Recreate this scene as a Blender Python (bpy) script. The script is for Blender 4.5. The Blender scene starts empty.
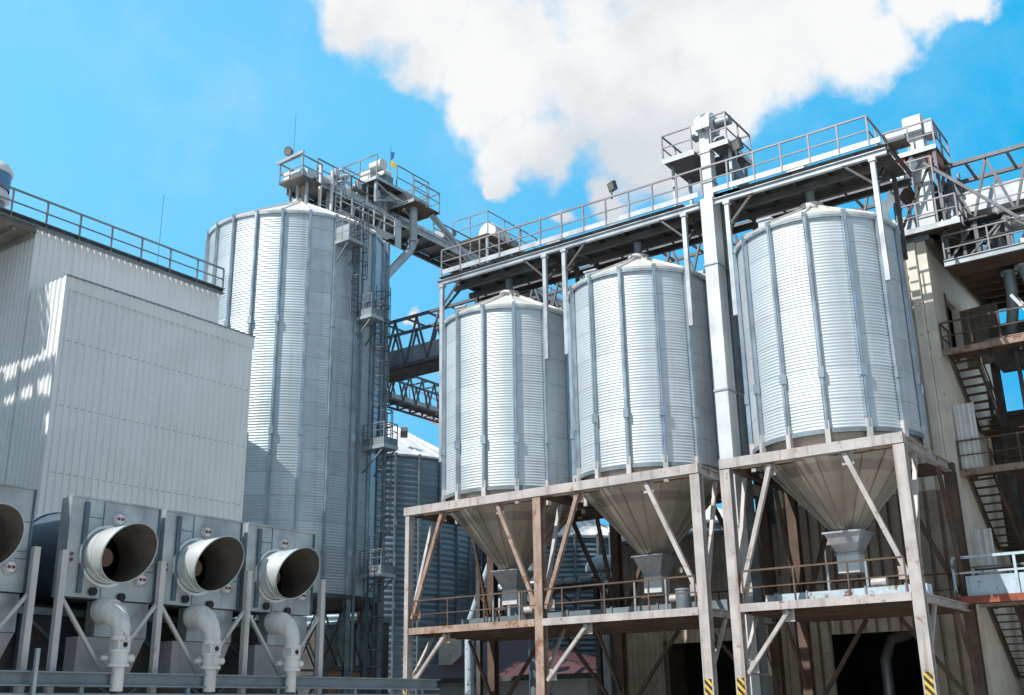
import bpy, bmesh, math, random
from mathutils import Vector, Matrix
random.seed(7)
S = bpy.context.scene
COL = S.collection
R = math.radians

# ---------------------------------------------------------------- materials
class NT:
    def __init__(s, name):
        s.m = bpy.data.materials.new(name); s.m.use_nodes = True
        s.t = s.m.node_tree; s.b = s.t.nodes['Principled BSDF']
    def n(s, k, **kw):
        x = s.t.nodes.new(k)
        for a, v in kw.items(): setattr(x, a, v)
        return x
    def l(s, a, b): s.t.links.new(a, b)
    def val(s, inp, v):
        if hasattr(v, 'is_linked') or isinstance(v, bpy.types.NodeSocket): s.l(v, inp)
        else: inp.default_value = v
    def math(s, op, a, b=0.0, c=None):
        x = s.n('ShaderNodeMath', operation=op)
        s.val(x.inputs[0], a); s.val(x.inputs[1], b)
        if c is not None: s.val(x.inputs[2], c)
        return x.outputs[0]
    def noise(s, vec, scale, detail=4, rough=.55):
        x = s.n('ShaderNodeTexNoise'); s.l(vec, x.inputs['Vector'])
        x.inputs['Scale'].default_value = scale; x.inputs['Detail'].default_value = detail
        x.inputs['Roughness'].default_value = rough
        return x.outputs['Fac']
    def ramp(s, f, lo, hi):
        x = s.n('ShaderNodeMapRange', interpolation_type='SMOOTHSTEP'); s.l(f, x.inputs[0])
        x.inputs[1].default_value = lo; x.inputs[2].default_value = hi
        return x.outputs[0]
    def mix(s, f, a, b):
        x = s.n('ShaderNodeMix', data_type='RGBA'); s.val(x.inputs[0], f)
        for i, v in ((6, a), (7, b)):
            if isinstance(v, tuple): x.inputs[i].default_value = (*v[:3], 1)
            else: s.l(v, x.inputs[i])
        return x.outputs[2]
    def pos(s, space='world'):
        if space == 'world': return s.n('ShaderNodeNewGeometry').outputs['Position']
        return s.n('ShaderNodeTexCoord').outputs['Object']
    def stretch(s, vec, sc):
        x = s.n('ShaderNodeVectorMath', operation='MULTIPLY'); s.l(vec, x.inputs[0]); x.inputs[1].default_value = sc
        return x.outputs[0]

def mk(name, base, rough=.6, metal=0., var=.12, streak=0., rust=0., rustcol=(.16, .07, .035), scale=1.2, bump=0., dirt=None):
    k = NT(name); P = k.pos()
    n1 = k.noise(P, scale, 5)
    dk = tuple(c * (1 - var * 1.6) for c in base); lt = tuple(min(1, c * (1 + var)) for c in base)
    col = k.mix(k.ramp(n1, .3, .7), dk, lt)
    if streak:
        st = k.noise(k.stretch(P, (5, 5, .35)), 1.0, 4)
        d = dirt or tuple(c * .45 for c in base)
        f = k.math('MULTIPLY', k.ramp(st, .5, .75), streak)
        col = k.mix(f, col, d)
    if rust:
        rn = k.noise(k.stretch(P, (1, 1, .8)), 2.3, 8, .68)
        f = k.ramp(rn, .62 - rust * .3, .70 - rust * .22)
        col = k.mix(f, col, rustcol)
        f2 = k.math('MULTIPLY', k.ramp(k.noise(P, 9, 6, .7), .52, .62), rust * .7)
        col = k.mix(f2, col, tuple(c * 1.5 for c in rustcol))
        r = k.math('MULTIPLY_ADD', f, .85 - rough, rough); k.l(r, k.b.inputs['Roughness'])
        if metal: k.l(k.math('MULTIPLY_ADD', f, -metal, metal), k.b.inputs['Metallic'])
    else:
        k.l(k.math('MULTIPLY_ADD', n1, .2, rough - .1), k.b.inputs['Roughness'])
        k.b.inputs['Metallic'].default_value = metal
    k.l(col, k.b.inputs['Base Color'])
    if bump:
        b = k.n('ShaderNodeBump'); b.inputs['Strength'].default_value = bump; b.inputs['Distance'].default_value = .02
        k.l(k.noise(P, 30, 6, .7), b.inputs['Height']); k.l(b.outputs[0], k.b.inputs['Normal'])
    return k.m

def sheet_metal(name, base, nrib, rowh, metal=.6, rough=.4, var=.2, off=0., flat=False, streak=.3):
    """galvanised sheets: every sheet of the ring has its own tone, joints between rows are darker"""
    k = NT(name); O = k.pos('object')
    sp = k.n('ShaderNodeSeparateXYZ'); k.l(O, sp.inputs[0])
    ang = k.math('ARCTAN2', sp.outputs[1], sp.outputs[0])
    sec = k.math('FLOOR', k.math('MULTIPLY_ADD', ang, nrib / (2 * math.pi), off))
    rz = k.math('DIVIDE', sp.outputs[2], rowh)
    row = k.math('FLOOR', rz)
    cb = k.n('ShaderNodeCombineXYZ'); k.l(sec, cb.inputs[0]); k.l(row, cb.inputs[1])
    wn = k.n('ShaderNodeTexWhiteNoise', noise_dimensions='3D'); k.l(cb.outputs[0], wn.inputs['Vector'])
    col = k.mix(wn.outputs['Value'], tuple(c * (1 - var) for c in base), tuple(min(1, c * (1 + var * .6)) for c in base))
    nz = k.noise(O, 1.1, 6, .6)
    col = k.mix(k.math('MULTIPLY', k.ramp(nz, .42, .72), .35), col, tuple(c * .72 for c in base))
    st = k.noise(k.stretch(O, (4, 4, .15)), 1., 4)
    col = k.mix(k.math('MULTIPLY', k.ramp(st, .52, .74), streak), col, (base[0] * .62, base[1] * .57, base[2] * .5))
    fr = k.math('FRACT', rz)
    jn = k.math('LESS_THAN', fr, .035)
    col = k.mix(k.math('MULTIPLY', jn, .45), col, tuple(c * .4 for c in base))
    k.l(col, k.b.inputs['Base Color'])
    k.b.inputs['Metallic'].default_value = metal
    k.l(k.math('MULTIPLY_ADD', wn.outputs['Value'], .12, k.math('MULTIPLY_ADD', nz, .25, rough - .15)), k.b.inputs['Roughness'])
    return k.m

def hazard(name):
    k = NT(name); sp = k.n('ShaderNodeSeparateXYZ'); k.l(k.pos(), sp.inputs[0])
    s = k.math('ADD', k.math('MULTIPLY', k.math('ADD', sp.outputs[0], sp.outputs[1]), 1.1), sp.outputs[2])
    f = k.math('GREATER_THAN', k.math('FRACT', k.math('MULTIPLY', s, 3.9)), .5)
    nz = k.ramp(k.noise(k.pos(), 7, 6), .45, .75)
    c = k.mix(f, (.015, .014, .013), (.62, .42, .05))
    c = k.mix(k.math('MULTIPLY', nz, .5), c, (.16, .12, .09))
    k.l(c, k.b.inputs['Base Color']); k.b.inputs['Roughness'].default_value = .6
    return k.m

M = dict(
    silo=sheet_metal('galvanised_silo_sheet', (.60, .66, .70), 14, 1.12, .5, .47, .085, .02, streak=.3),
    bigsilo=sheet_metal('galvanised_tall_silo_sheet', (.55, .62, .66), 22, 1.14, .6, .42, .11, .3, streak=.34),
    farsilo=sheet_metal('shaded_galvanised_far_silo_sheet', (.20, .27, .32), 30, 1.2, .6, .45, .22),  # base darkened to put the far silos' shade into the colour
    cone=sheet_metal('weathered_hopper_sheet', (.47,.42,.365), 20, 9., .45, .42, .20, streak=.4),
    rib=mk('galvanised_stiffener', (.47, .55, .61), .32, .7, .12, .3),
    roof=mk('silo_roof_sheet', (.74, .73, .70), .5, .35, .08, .25),
    leg=mk('pale_leg_steel', (.56,.54,.53), .5, .1, .08, .4, .06, (.28,.2,.15)),
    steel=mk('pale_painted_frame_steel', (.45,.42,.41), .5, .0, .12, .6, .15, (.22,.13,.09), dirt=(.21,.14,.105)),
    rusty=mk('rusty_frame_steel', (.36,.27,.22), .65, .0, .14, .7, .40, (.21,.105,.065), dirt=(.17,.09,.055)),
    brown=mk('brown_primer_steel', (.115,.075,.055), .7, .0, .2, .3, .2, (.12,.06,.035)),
    rail=mk('dull_grey_rail_steel', (.25,.24,.255), .5, .3, .12, .25),
    trussm=mk('dark_grey_truss_steel', (.15,.155,.17), .5, .25, .15, .3, .06),
    cage=mk('dark_blue_grey_ladder_steel', (.10,.125,.145), .5, .3, .12, .2),
    barrel=mk('dark_blue_barrel_paint', (.07,.10,.135), .5, .1, .15, .3),
    galv=mk('galvanised_steel', (.42,.46,.49), .42, .5, .12, .25),
    galvl=mk('bright_galvanised_steel', (.48,.51,.54), .42, .45, .12, .25),
    dgalv=mk('dull_blue_grey_steel', (.23, .28, .31), .5, .4, .15, .2),
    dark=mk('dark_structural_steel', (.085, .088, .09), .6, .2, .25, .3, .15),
    white=mk('white_painted_metal', (.74,.735,.72), .5, .0, .06, .55, .05, (.42,.34,.28), dirt=(.42,.36,.31)),
    duct=mk('white_elevator_casing', (.64,.67,.69), .4, .15, .06, .3),
    clad=mk('grey_white_cladding', (.82,.825,.82), .5, .0, .03, .16, scale=.5),
    trim=mk('cladding_trim', (.60, .60, .58), .5, .0, .06, .2),
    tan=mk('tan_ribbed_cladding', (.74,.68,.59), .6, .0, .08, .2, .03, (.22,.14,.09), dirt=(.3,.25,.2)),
    tanshade=mk('shade_darkened_cladding', (.40,.33,.27), .65, .0, .10, .35, .05, (.16,.10,.06), dirt=(.17,.13,.10)),  # darker copy of the tan cladding; shade under silos and frame is painted in
    brick=mk('orange_brick', (.45,.22,.12), .8, .0, .2),
    stucco=mk('cream_render_wall', (.86,.80,.68), .85, .0, .05, .22, .0, bump=.5, dirt=(.45,.36,.26)),
    panel=mk('galvanised_fan_panel', (.46,.495,.50), .40, .45, .18, .45),
    paneld=mk('blue_grey_seam_steel', (.10, .16, .20), .45, .3, .15, .2),
    hood=mk('galvanised_hood', (.74, .77, .77), .38, .55, .06, .2),
    inner=mk('rust_brown_hood_lining', (.15,.13,.115), .7, .2, .25, .3, .12, (.12,.06,.035)),
    motor=mk('motor_brown', (.24,.16,.11), .7, .0, .2),
    red=mk('shaded_red_oxide_roof', (.085,.028,.028), .6, .0, .12, .3),  # red darkened to carry the shade of the silos in front
    redsteel=mk('red_oxide_steel', (.36, .09, .05), .6, .0, .15, .3, .3, (.14, .07, .05)),
    bluerail=mk('pale_blue_painted_steel', (.50, .62, .70), .5, .0, .10, .3, .25),
    black=mk('black_rubber', (.015, .015, .016), .6, .0, .1),
    lens=mk('floodlight_lens', (.26,.25,.22), .15, .3, .1),
    hazard=hazard('black_yellow_hazard_paint'),
    redbtn=mk('red_indicator', (.20,.04,.04), .4, .0, .1),
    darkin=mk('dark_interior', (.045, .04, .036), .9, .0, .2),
    ground=mk('dusty_concrete_yard', (.34, .32, .29), .9, .0, .15, scale=.15),
    wood=mk('weathered_grey_boards', (.26, .23, .20), .8, .0, .15, .4),
    flagblue=mk('flag_blue', (.03, .12, .45), .8), flagyellow=mk('flag_yellow', (.75, .55, .04), .8),
)

# ---------------------------------------------------------------- mesh builder
class MB:
    def __init__(s): s.v = []; s.f = []
    def add(s, vs, fs):
        o = len(s.v); s.v += [tuple(v) for v in vs]; s.f += [tuple(i + o for i in f) for f in fs]; return s
    def box(s, x0, x1, y0, y1, z0, z1):
        return s.add([(x0,y0,z0),(x1,y0,z0),(x1,y1,z0),(x0,y1,z0),(x0,y0,z1),(x1,y0,z1),(x1,y1,z1),(x0,y1,z1)],
                     [(0,3,2,1),(4,5,6,7),(0,1,5,4),(1,2,6,5),(2,3,7,6),(3,0,4,7)])
    def frame(s, p0, p1, up):
        p0 = Vector(p0); p1 = Vector(p1); a = (p1 - p0).normalized(); u = Vector(up)
        if abs(a.dot(u)) > .97: u = Vector((0,1,0)) if abs(a.y) < .9 else Vector((1,0,0))
        sd = a.cross(u).normalized(); u = sd.cross(a).normalized()
        return p0, p1, sd, u
    def bar(s, p0, p1, w, h=None, up=(0,0,1), off=(0,0)):
        h = h or w; p0, p1, sd, u = s.frame(p0, p1, up)
        q = [sd*(a*w/2 + off[0]) + u*(b*h/2 + off[1]) for a, b in ((-1,-1),(1,-1),(1,1),(-1,1))]
        return s.add([p0+c for c in q] + [p1+c for c in q], [(0,3,2,1)[::-1],(4,5,6,7)[::-1],(0,1,5,4)[::-1],(1,2,6,5)[::-1],(2,3,7,6)[::-1],(3,0,4,7)[::-1]])
    def ibeam(s, p0, p1, w, h, t=.03, up=(0,0,1)):
        s.bar(p0, p1, w, t, up, (0, h/2-t/2)); s.bar(p0, p1, w, t, up, (0, -h/2+t/2)); s.bar(p0, p1, t, h-2*t-.002, up); return s
    def channel(s, p0, p1, w, h, t=.03, up=(0,0,1)):
        s.bar(p0, p1, w, t, up, (0, h/2-t/2)); s.bar(p0, p1, w, t, up, (0, -h/2+t/2)); s.bar(p0, p1, t, h-2*t-.002, up, (-w/2+t/2, 0)); return s
    def angle(s, p0, p1, w, t=.02, up=(0,0,1)):
        s.bar(p0, p1, w, t, up, (0, w/2-t/2)); s.bar(p0, p1, t, w-t-.002, up, (-w/2+t/2, -t/2)); return s
    def tube(s, p0, p1, r, n=10, r1=None, cap=True):
        r1 = r if r1 is None else r1; p0, p1, sd, u = s.frame(p0, p1, (0,0,1))
        d = [sd*math.cos(2*math.pi*i/n) + u*math.sin(2*math.pi*i/n) for i in range(n)]
        f = [(i, (i+1)%n, n+(i+1)%n, n+i) for i in range(n)]
        if cap: f += [tuple(range(n))[::-1], tuple(range(n, 2*n))]
        return s.add([p0+x*r for x in d] + [p1+x*r1 for x in d], f)
    def path(s, pts, r, n=10):
        P = [Vector(p) for p in pts]; rr = r if isinstance(r, (list, tuple)) else [r]*len(P)
        vs = []; up = None
        for i, p in enumerate(P):
            t = (P[min(i+1, len(P)-1)] - P[max(i-1, 0)]).normalized()
            if up is None:
                up = Vector((0,0,1)) if abs(t.z) < .9 else Vector((0,1,0))
            sd = t.cross(up).normalized(); up = sd.cross(t).normalized()
            vs += [p + (sd*math.cos(2*math.pi*k/n) + up*math.sin(2*math.pi*k/n))*rr[i] for k in range(n)]
        f = [(i*n+k, i*n+(k+1)%n, (i+1)*n+(k+1)%n, (i+1)*n+k) for i in range(len(P)-1) for k in range(n)]
        f += [tuple(range(n))[::-1], tuple(range((len(P)-1)*n, len(P)*n))]
        return s.add(vs, f)
    def lathe(s, prof, n=32, c=(0,0), a0=0., cap0=False, cap1=False):
        vs = [(c[0]+r*math.cos(a0+2*math.pi*i/n), c[1]+r*math.sin(a0+2*math.pi*i/n), z) for r, z in prof for i in range(n)]
        f = [(j*n+i, j*n+(i+1)%n, (j+1)*n+(i+1)%n, (j+1)*n+i) for j in range(len(prof)-1) for i in range(n)]
        if cap0: f.append(tuple(range(n))[::-1])
        if cap1: f.append(tuple(range((len(prof)-1)*n, len(prof)*n)))
        return s.add(vs, f)
    def frustum(s, a, b):      # a, b = (x0,x1,y0,y1,z)
        q = lambda t: [(t[0],t[2],t[4]),(t[1],t[2],t[4]),(t[1],t[3],t[4]),(t[0],t[3],t[4])]
        return s.add(q(a)+q(b), [(0,3,2,1),(4,5,6,7),(0,1,5,4),(1,2,6,5),(2,3,7,6),(3,0,4,7)] if b[4] > a[4] else
                     [(0,1,2,3),(4,7,6,5),(0,4,5,1),(1,5,6,2),(2,6,7,3),(3,7,4,0)])
    def prism(s, poly, d):     # poly: list of points (CCW seen from the -d side), extruded by d
        d = Vector(d); n = len(poly); P = [Vector(p) for p in poly]
        return s.add(P + [p+d for p in P], [tuple(range(n))[::-1], tuple(range(n, 2*n))] + [(i,(i+1)%n,n+(i+1)%n,n+i) for i in range(n)])
    def corrugated(s, a, b, z0, z1, nrm, pitch=.28, depth=.055, thick=.04, z1b=None, duty=(.5,.62,.88)):
        """trapezoid ribbed sheet from plan point a to b, z0..z1 (top may slope to z1b); nrm = outward direction"""
        a = Vector((a[0],a[1],0)); b = Vector((b[0],b[1],0)); L = (b-a).length; d = (b-a)/L; nv = Vector((nrm[0],nrm[1],0))
        z1b = z1 if z1b is None else z1b
        k = max(1, round(L/pitch)); p = L/k; xs = []
        for i in range(k): xs += [(i*p, 0), (i*p+p*duty[0], 0), (i*p+p*duty[1], depth), (i*p+p*duty[2], depth)]
        xs.append((L, 0)); n = len(xs)
        fr = [a+d*x+nv*h for x, h in xs]; bk = [a-nv*thick, b-nv*thick]
        Z = lambda x: z1 + (z1b-z1)*x/L
        vs = [(v.x,v.y,z0) for v in fr] + [(v.x,v.y,Z(xs[i][0])) for i, v in enumerate(fr)]
        vs += [(bk[0].x,bk[0].y,z0),(bk[1].x,bk[1].y,z0),(bk[0].x,bk[0].y,z1),(bk[1].x,bk[1].y,z1b)]
        f = [(i, i+1, n+i+1, n+i) for i in range(n-1)]
        m = 2*n; f += [(m+1, m, m+2, m+3), (m, 0, n, m+2), (n-1, m+1, m+3, 2*n-1)]
        f += [tuple(range(n-1,-1,-1)) + (m, m+1)]; f += [tuple(range(n, 2*n)) + (m+3, m+2)]
        return s.add(vs, f)

def build(name, mb, mat, parent=None, label=None, kind=None, smooth=True, fix=False):
    L = Vector((0,0,0)); q = parent
    while q is not None: L += q.location; q = q.parent
    me = bpy.data.meshes.new(name)
    me.from_pydata([(Vector(v)-L)[:] for v in mb.v], [], mb.f)
    bm = bmesh.new(); bm.from_mesh(me); bmesh.ops.recalc_face_normals(bm, faces=bm.faces); bm.to_mesh(me); bm.free()
    if smooth:
        me.polygons.foreach_set('use_smooth', [True]*len(me.polygons)); me.set_sharp_from_angle(angle=R(34))
    me.materials.append(M[mat] if isinstance(mat, str) else mat)
    o = bpy.data.objects.new(name, me); COL.objects.link(o)
    if parent is not None: o.parent = parent
    if label: o['label'] = label
    if kind: o['kind'] = kind
    return o
def thing(name, label, cat, loc, group=None):
    o = bpy.data.objects.new(name, None); COL.objects.link(o); o.location = loc; o.empty_display_size = .3
    o['label'] = label; o['category'] = cat
    if group: o['group'] = group
    return o
def tag(o, label, cat, group=None):
    o['label'] = label; o['category'] = cat
    if group: o['group'] = group
    return o
def copy_tree(o, parent=None):
    c = o.copy(); COL.objects.link(c); c.parent = parent
    for ch in list(o.children): copy_tree(ch, c)
    return c
def dup(o, loc, label):
    c = copy_tree(o); c.location = loc; c['label'] = label; return c

def railing(parent, pts, mat='rail', h=1.1, sp=1.15, r=.03, mid=(.55,), closed=False, toe=0., name='railing', postname='railing_post'):
    """rails along pts (deck level), one post object each"""
    P = [Vector(p) for p in pts]; up = Vector((0,0,1)); mb = MB()
    for a, b in zip(P, P[1:]):
        mb.bar(a+up*h, b+up*h, r*2.0, r*2.0)
        for m in mid: mb.bar(a+up*m, b+up*m, r*1.4, r*1.4)
        if toe: mb.bar(a+up*toe/2, b+up*toe/2, .012, toe)
    ro = build(name, mb, mat, parent)
    posts = []
    for i, (a, b) in enumerate(zip(P, P[1:])):
        k = max(1, round((b-a).length/sp))
        for j in range(k+1 if i == len(P)-2 else k): posts.append(a + (b-a)*j/k)
    for p in posts:
        build(postname, MB().bar(p - up*(.28 if name == 'railing' and P[0].z == 20.85 else .12), p + up*(h - r), r*1.9, r*1.9, (0,1,0)), mat, ro)
    return ro
def ladder(parent, x, y, z0, z1, dirn, mat='galv', w=.45, cage=True, name='ladder'):
    """dirn = unit plan vector pointing from the wall to the climber"""
    d = Vector((dirn[0], dirn[1], 0)).normalized(); s = Vector((-d.y, d.x, 0)); b = Vector((x,y,0)); up = Vector((0,0,1)); mb = MB()
    for k in (-1,1): mb.bar(b+s*k*w/2+up*z0, b+s*k*w/2+up*z1, .07, .05, d)
    z = z0+.2
    while z < z1: mb.bar(b-s*w/2+up*z, b+s*w/2+up*z, .035); z += .3
    lo = build(name, mb, mat, parent)
    if cage:
        c = MB(); z = z0+2.0; n = 8; rr = .38
        pt = lambda a: b + d*(.32 + rr*math.sin(a)) + s*rr*math.cos(a)
        angs = [-.5 + (math.pi+1.0)*i/n for i in range(n+1)]
        while z < z1+.9:
            for a0, a1 in zip(angs, angs[1:]): c.bar(pt(a0)+up*z, pt(a1)+up*z, .02, .06)
            z += .75
        for a in angs[::2]: c.bar(pt(a)+up*(z0+2.0), pt(a)+up*(z1+.8), .05, .02, d)
        build('safety_cage', c, mat, lo)
    return lo
def truss_x(t, x0, x1, y0, y1, z0, z1, bay, mat, w=.13, wl=.08, zig=True):
    """lattice girder along X, two sides"""
    for y in (y0, y1):
        for z in (z0, z1): build('chord', MB().bar((x0,y,z),(x1,y,z),w,w), mat, t)
        l = MB(); n = max(1, round((x1-x0)/bay)); b = (x1-x0)/n
        for i in range(n):
            xa = x0+i*b
            l.bar((xa,y,z0+w/2),(xa+b/2,y,z1-w/2),wl,wl,(0,1,0)); l.bar((xa+b/2,y,z1-w/2),(xa+b,y,z0+w/2),wl,wl,(0,1,0))
        build('lattice', l, mat, t)
    l = MB(); n = max(1, round((x1-x0)/bay)); b = (x1-x0)/n
    for i in range(n+1):
        for z in (z0, z1): build('cross_member', MB().bar((x0+i*b,y0+w/2,z),(x0+i*b,y1-w/2,z),wl,wl), mat, t)
def truss_y(t, y0, y1, x0, x1, z0, z1, bay, mat, w=.13, wl=.08):
    for x in (x0, x1):
        for z in (z0, z1): build('chord', MB().bar((x,y0,z),(x,y1,z),w,w), mat, t)
        l = MB(); n = max(1, round((y1-y0)/bay)); b = (y1-y0)/n
        for i in range(n):
            ya = y0+i*b
            l.bar((x,ya,z0+w/2),(x,ya+b/2,z1-w/2),wl,wl,(1,0,0)); l.bar((x,ya+b/2,z1-w/2),(x,ya+b,z0+w/2),wl,wl,(1,0,0))
        build('lattice', l, mat, t)
    l = MB(); n = max(1, round((y1-y0)/bay)); b = (y1-y0)/n
    for i in range(n+1):
        for z in (z0, z1): build('cross_member', MB().bar((x0+w/2,y0+i*b,z),(x1-w/2,y0+i*b,z),wl,wl), mat, t)

# ---------------------------------------------------------------- camera
TH, RO, YA, FPX = R(18.408), R(-.9516), R(35.594), 1094.12
EYE = Vector((0,0,1.7))
Fh = Vector((math.cos(YA+math.pi/2), 0, 0))
ex = lambda az: Vector((math.cos(az-(YA+math.pi/2)), math.cos(az-YA), 0))    # compass azimuth seen from the camera -> world plan direction
fwd = ex(0)*math.cos(TH) + Vector((0,0,math.sin(TH)))
rgt = ex(math.pi/2)
upv = -ex(0)*math.sin(TH) + Vector((0,0,math.cos(TH)))
c_, s_ = math.cos(RO), math.sin(RO)
r2 = rgt*c_ + upv*s_; u2 = -rgt*s_ + upv*c_
cam = bpy.data.cameras.new('camera'); co = bpy.data.objects.new('camera', cam); COL.objects.link(co)
co.matrix_world = Matrix(((r2.x,u2.x,-fwd.x,EYE.x),(r2.y,u2.y,-fwd.y,EYE.y),(r2.z,u2.z,-fwd.z,EYE.z),(0,0,0,1)))
cam.sensor_width = 36; cam.lens = 36*FPX/1024; cam.clip_end = 3000; cam.clip_start = .1
S.camera = co

# ---------------------------------------------------------------- sun and sky
SUN_EL = R(50); sd = ex(R(235))                      # sun stands behind the camera, to the left
sundir = sd*math.cos(SUN_EL) + Vector((0,0,math.sin(SUN_EL)))
sl = bpy.data.lights.new('sun', 'SUN'); so = bpy.data.objects.new('sun', sl); COL.objects.link(so)
so.rotation_euler = sundir.to_track_quat('Z','Y').to_euler(); so.location = (0,0,60)
sl.energy = 5.0; sl.angle = R(.53); sl.color = (1,.965,.915)

W = bpy.data.worlds.new('World'); S.world = W; W.use_nodes = True
wt = W.node_tree; bg = wt.nodes['Background']
class WN(NT):
    def __init__(s): s.t = wt
k = WN()
D = k.n('ShaderNodeTexCoord').outputs['Generated']
sky = k.n('ShaderNodeTexSky', sky_type='NISHITA', sun_disc=False)
sky.sun_elevation = SUN_EL; sky.sun_rotation = math.atan2(sundir.x, sundir.y)
sky.altitude = 100; sky.air_density = 1.0; sky.dust_density = .6; sky.ozone_density = 1.6
tint = k.n('ShaderNodeMix', data_type='RGBA', blend_type='MULTIPLY'); tint.inputs[0].default_value = 1
k.l(sky.outputs[0], tint.inputs[6]); gd = k.n('ShaderNodeVectorMath', operation='DOT_PRODUCT'); k.l(D, gd.inputs[0]); gd.inputs[1].default_value = (.81, .586, -.016)
gd2 = k.n('ShaderNodeMapRange'); k.l(gd.outputs['Value'], gd2.inputs[0]); gd2.inputs[1].default_value = -.42; gd2.inputs[2].default_value = .42
k.l(k.mix(gd2.outputs[0], (2.15, 3.35, 3.5), (.10, 3.1, 3.5)), tint.inputs[7])      # paler towards the sun's side, deep azure away from it
nz1 = k.noise(D, 9, 10, .64); nz2 = k.noise(D, 4.0, 6, .55)
wn_ = k.n('ShaderNodeTexNoise'); k.l(D, wn_.inputs['Vector']); wn_.inputs['Scale'].default_value = 10; wn_.inputs['Detail'].default_value = 7; wn_.inputs['Roughness'].default_value = .55
w1 = k.n('ShaderNodeVectorMath', operation='SUBTRACT'); k.l(wn_.outputs['Color'], w1.inputs[0]); w1.inputs[1].default_value = (.5,.5,.5)
w2 = k.n('ShaderNodeVectorMath', operation='MULTIPLY_ADD'); k.l(w1.outputs[0], w2.inputs[0]); w2.inputs[1].default_value = (.11,.11,.11); k.l(D, w2.inputs[2])
DW = w2.outputs[0]
# cumulus made of overlapping puffs, each a direction in the sky and an angular radius
PUFFS = [(-0.5314, 0.6135, 0.5842, 0.0808), (-0.5705, 0.5862, 0.5753, 0.0408), (-0.4804, 0.6831, 0.55, 0.0893), (-0.5209, 0.6703, 0.5286, 0.0553), (-0.5071, 0.7137, 0.4832, 0.0391), (-0.5207, 0.7209, 0.4574, 0.0204), (-0.4718, 0.7383, 0.482, 0.0425), (-0.4263, 0.7362, 0.5256, 0.0893), (-0.41, 0.7743, 0.482, 0.0527), (-0.3447, 0.7546, 0.5584, 0.1105), (-0.3532, 0.7835, 0.5113, 0.0595), (-0.2981, 0.7912, 0.534, 0.0638), (-0.33, 0.8026, 0.4969, 0.0357), (-0.2294, 0.8022, 0.5512, 0.0638), (-0.2002, 0.8219, 0.5332, 0.0391), (-0.1603, 0.8193, 0.5505, 0.0357), (-0.551, 0.6372, 0.5388, 0.0442), (-0.5405, 0.6664, 0.5137, 0.0306), (-0.1275, 0.8272, 0.5472, 0.0238), (-0.4461, 0.779, 0.4406, 0.0289), (-0.4888, 0.7611, 0.4265, 0.0136), (-0.374, 0.7991, 0.4708, 0.0391), (-0.2652, 0.784, 0.5613, 0.0765), (-0.3808, 0.6708, 0.6364, 0.1445), (-0.2609, 0.7277, 0.6343, 0.1275), (-0.6136, 0.7096, 0.3464, 0.0094), (-0.5724, 0.6775, 0.462, 0.0068)]
acc = None
for (cx, cy, cz, rad) in PUFFS:
    v = k.n('ShaderNodeVectorMath', operation='DISTANCE'); k.l(DW, v.inputs[0]); v.inputs[1].default_value = (cx,cy,cz)
    m = k.math('SUBTRACT', 1.0, k.math('DIVIDE', v.outputs['Value'], rad))
    acc = m if acc is None else k.math('SMOOTH_MAX', acc, m, .25)
edge = k.math('ADD', acc, k.math('MULTIPLY', k.math('SUBTRACT', nz1, .5), 1.3))
mask = k.ramp(edge, -.03, .52)
# unseen broken cloud added over the rest of the sky, for neutral fill light
dv = k.n('ShaderNodeVectorMath', operation='DOT_PRODUCT'); k.l(D, dv.inputs[0]); dv.inputs[1].default_value = (-.552, .772, .316)
# faint thin haze veil in the blue
veil = k.math('MULTIPLY', k.ramp(k.math('ADD', k.math('MULTIPLY', nz2, .6), k.math('MULTIPLY', nz1, .5)), .50, .72), .13)
mask = k.math('MAXIMUM', mask, veil)
back = k.math('MULTIPLY', k.math('SUBTRACT', 1.0, k.ramp(dv.outputs['Value'], .45, .80)), k.ramp(k.math('ADD', k.math('MULTIPLY', nz2, .6), k.math('MULTIPLY', nz1, .4)), .40, .54))
mask = k.math('MAXIMUM', mask, back)
shade = k.ramp(k.math('ADD', k.math('MULTIPLY', nz2, .8), k.math('MULTIPLY', nz1, .35)), .46, .68)
ccol = k.mix(shade, (6.2, 6.6, 7.05), (8.5, 8.55, 8.6))
ccol = k.mix(back, ccol, (4.2, 4.1, 4.0))
cap = k.n('ShaderNodeMix', data_type='RGBA', blend_type='DARKEN'); cap.inputs[0].default_value = 1
k.l(tint.outputs[2], cap.inputs[6]); k.l(k.mix(gd2.outputs[0], (1.9, 6.1, 9.3), (.5, 4.2, 8.0)), cap.inputs[7])
out = k.mix(mask, cap.outputs[2], ccol)
k.l(out, bg.inputs['Color']); bg.inputs['Strength'].default_value = .10
S.view_settings.view_transform = 'Standard'; S.view_settings.look = 'None'; S.view_settings.exposure = .16; S.view_settings.gamma = 1
S.view_settings.use_curve_mapping = False
S.render.engine = 'CYCLES'

# ---------------------------------------------------------------- ground
g = build('ground', MB().add([(-600,-600,0),(600,-600,0),(600,600,0),(-600,600,0)], [(0,1,2,3)]), 'ground', kind='structure')

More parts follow.
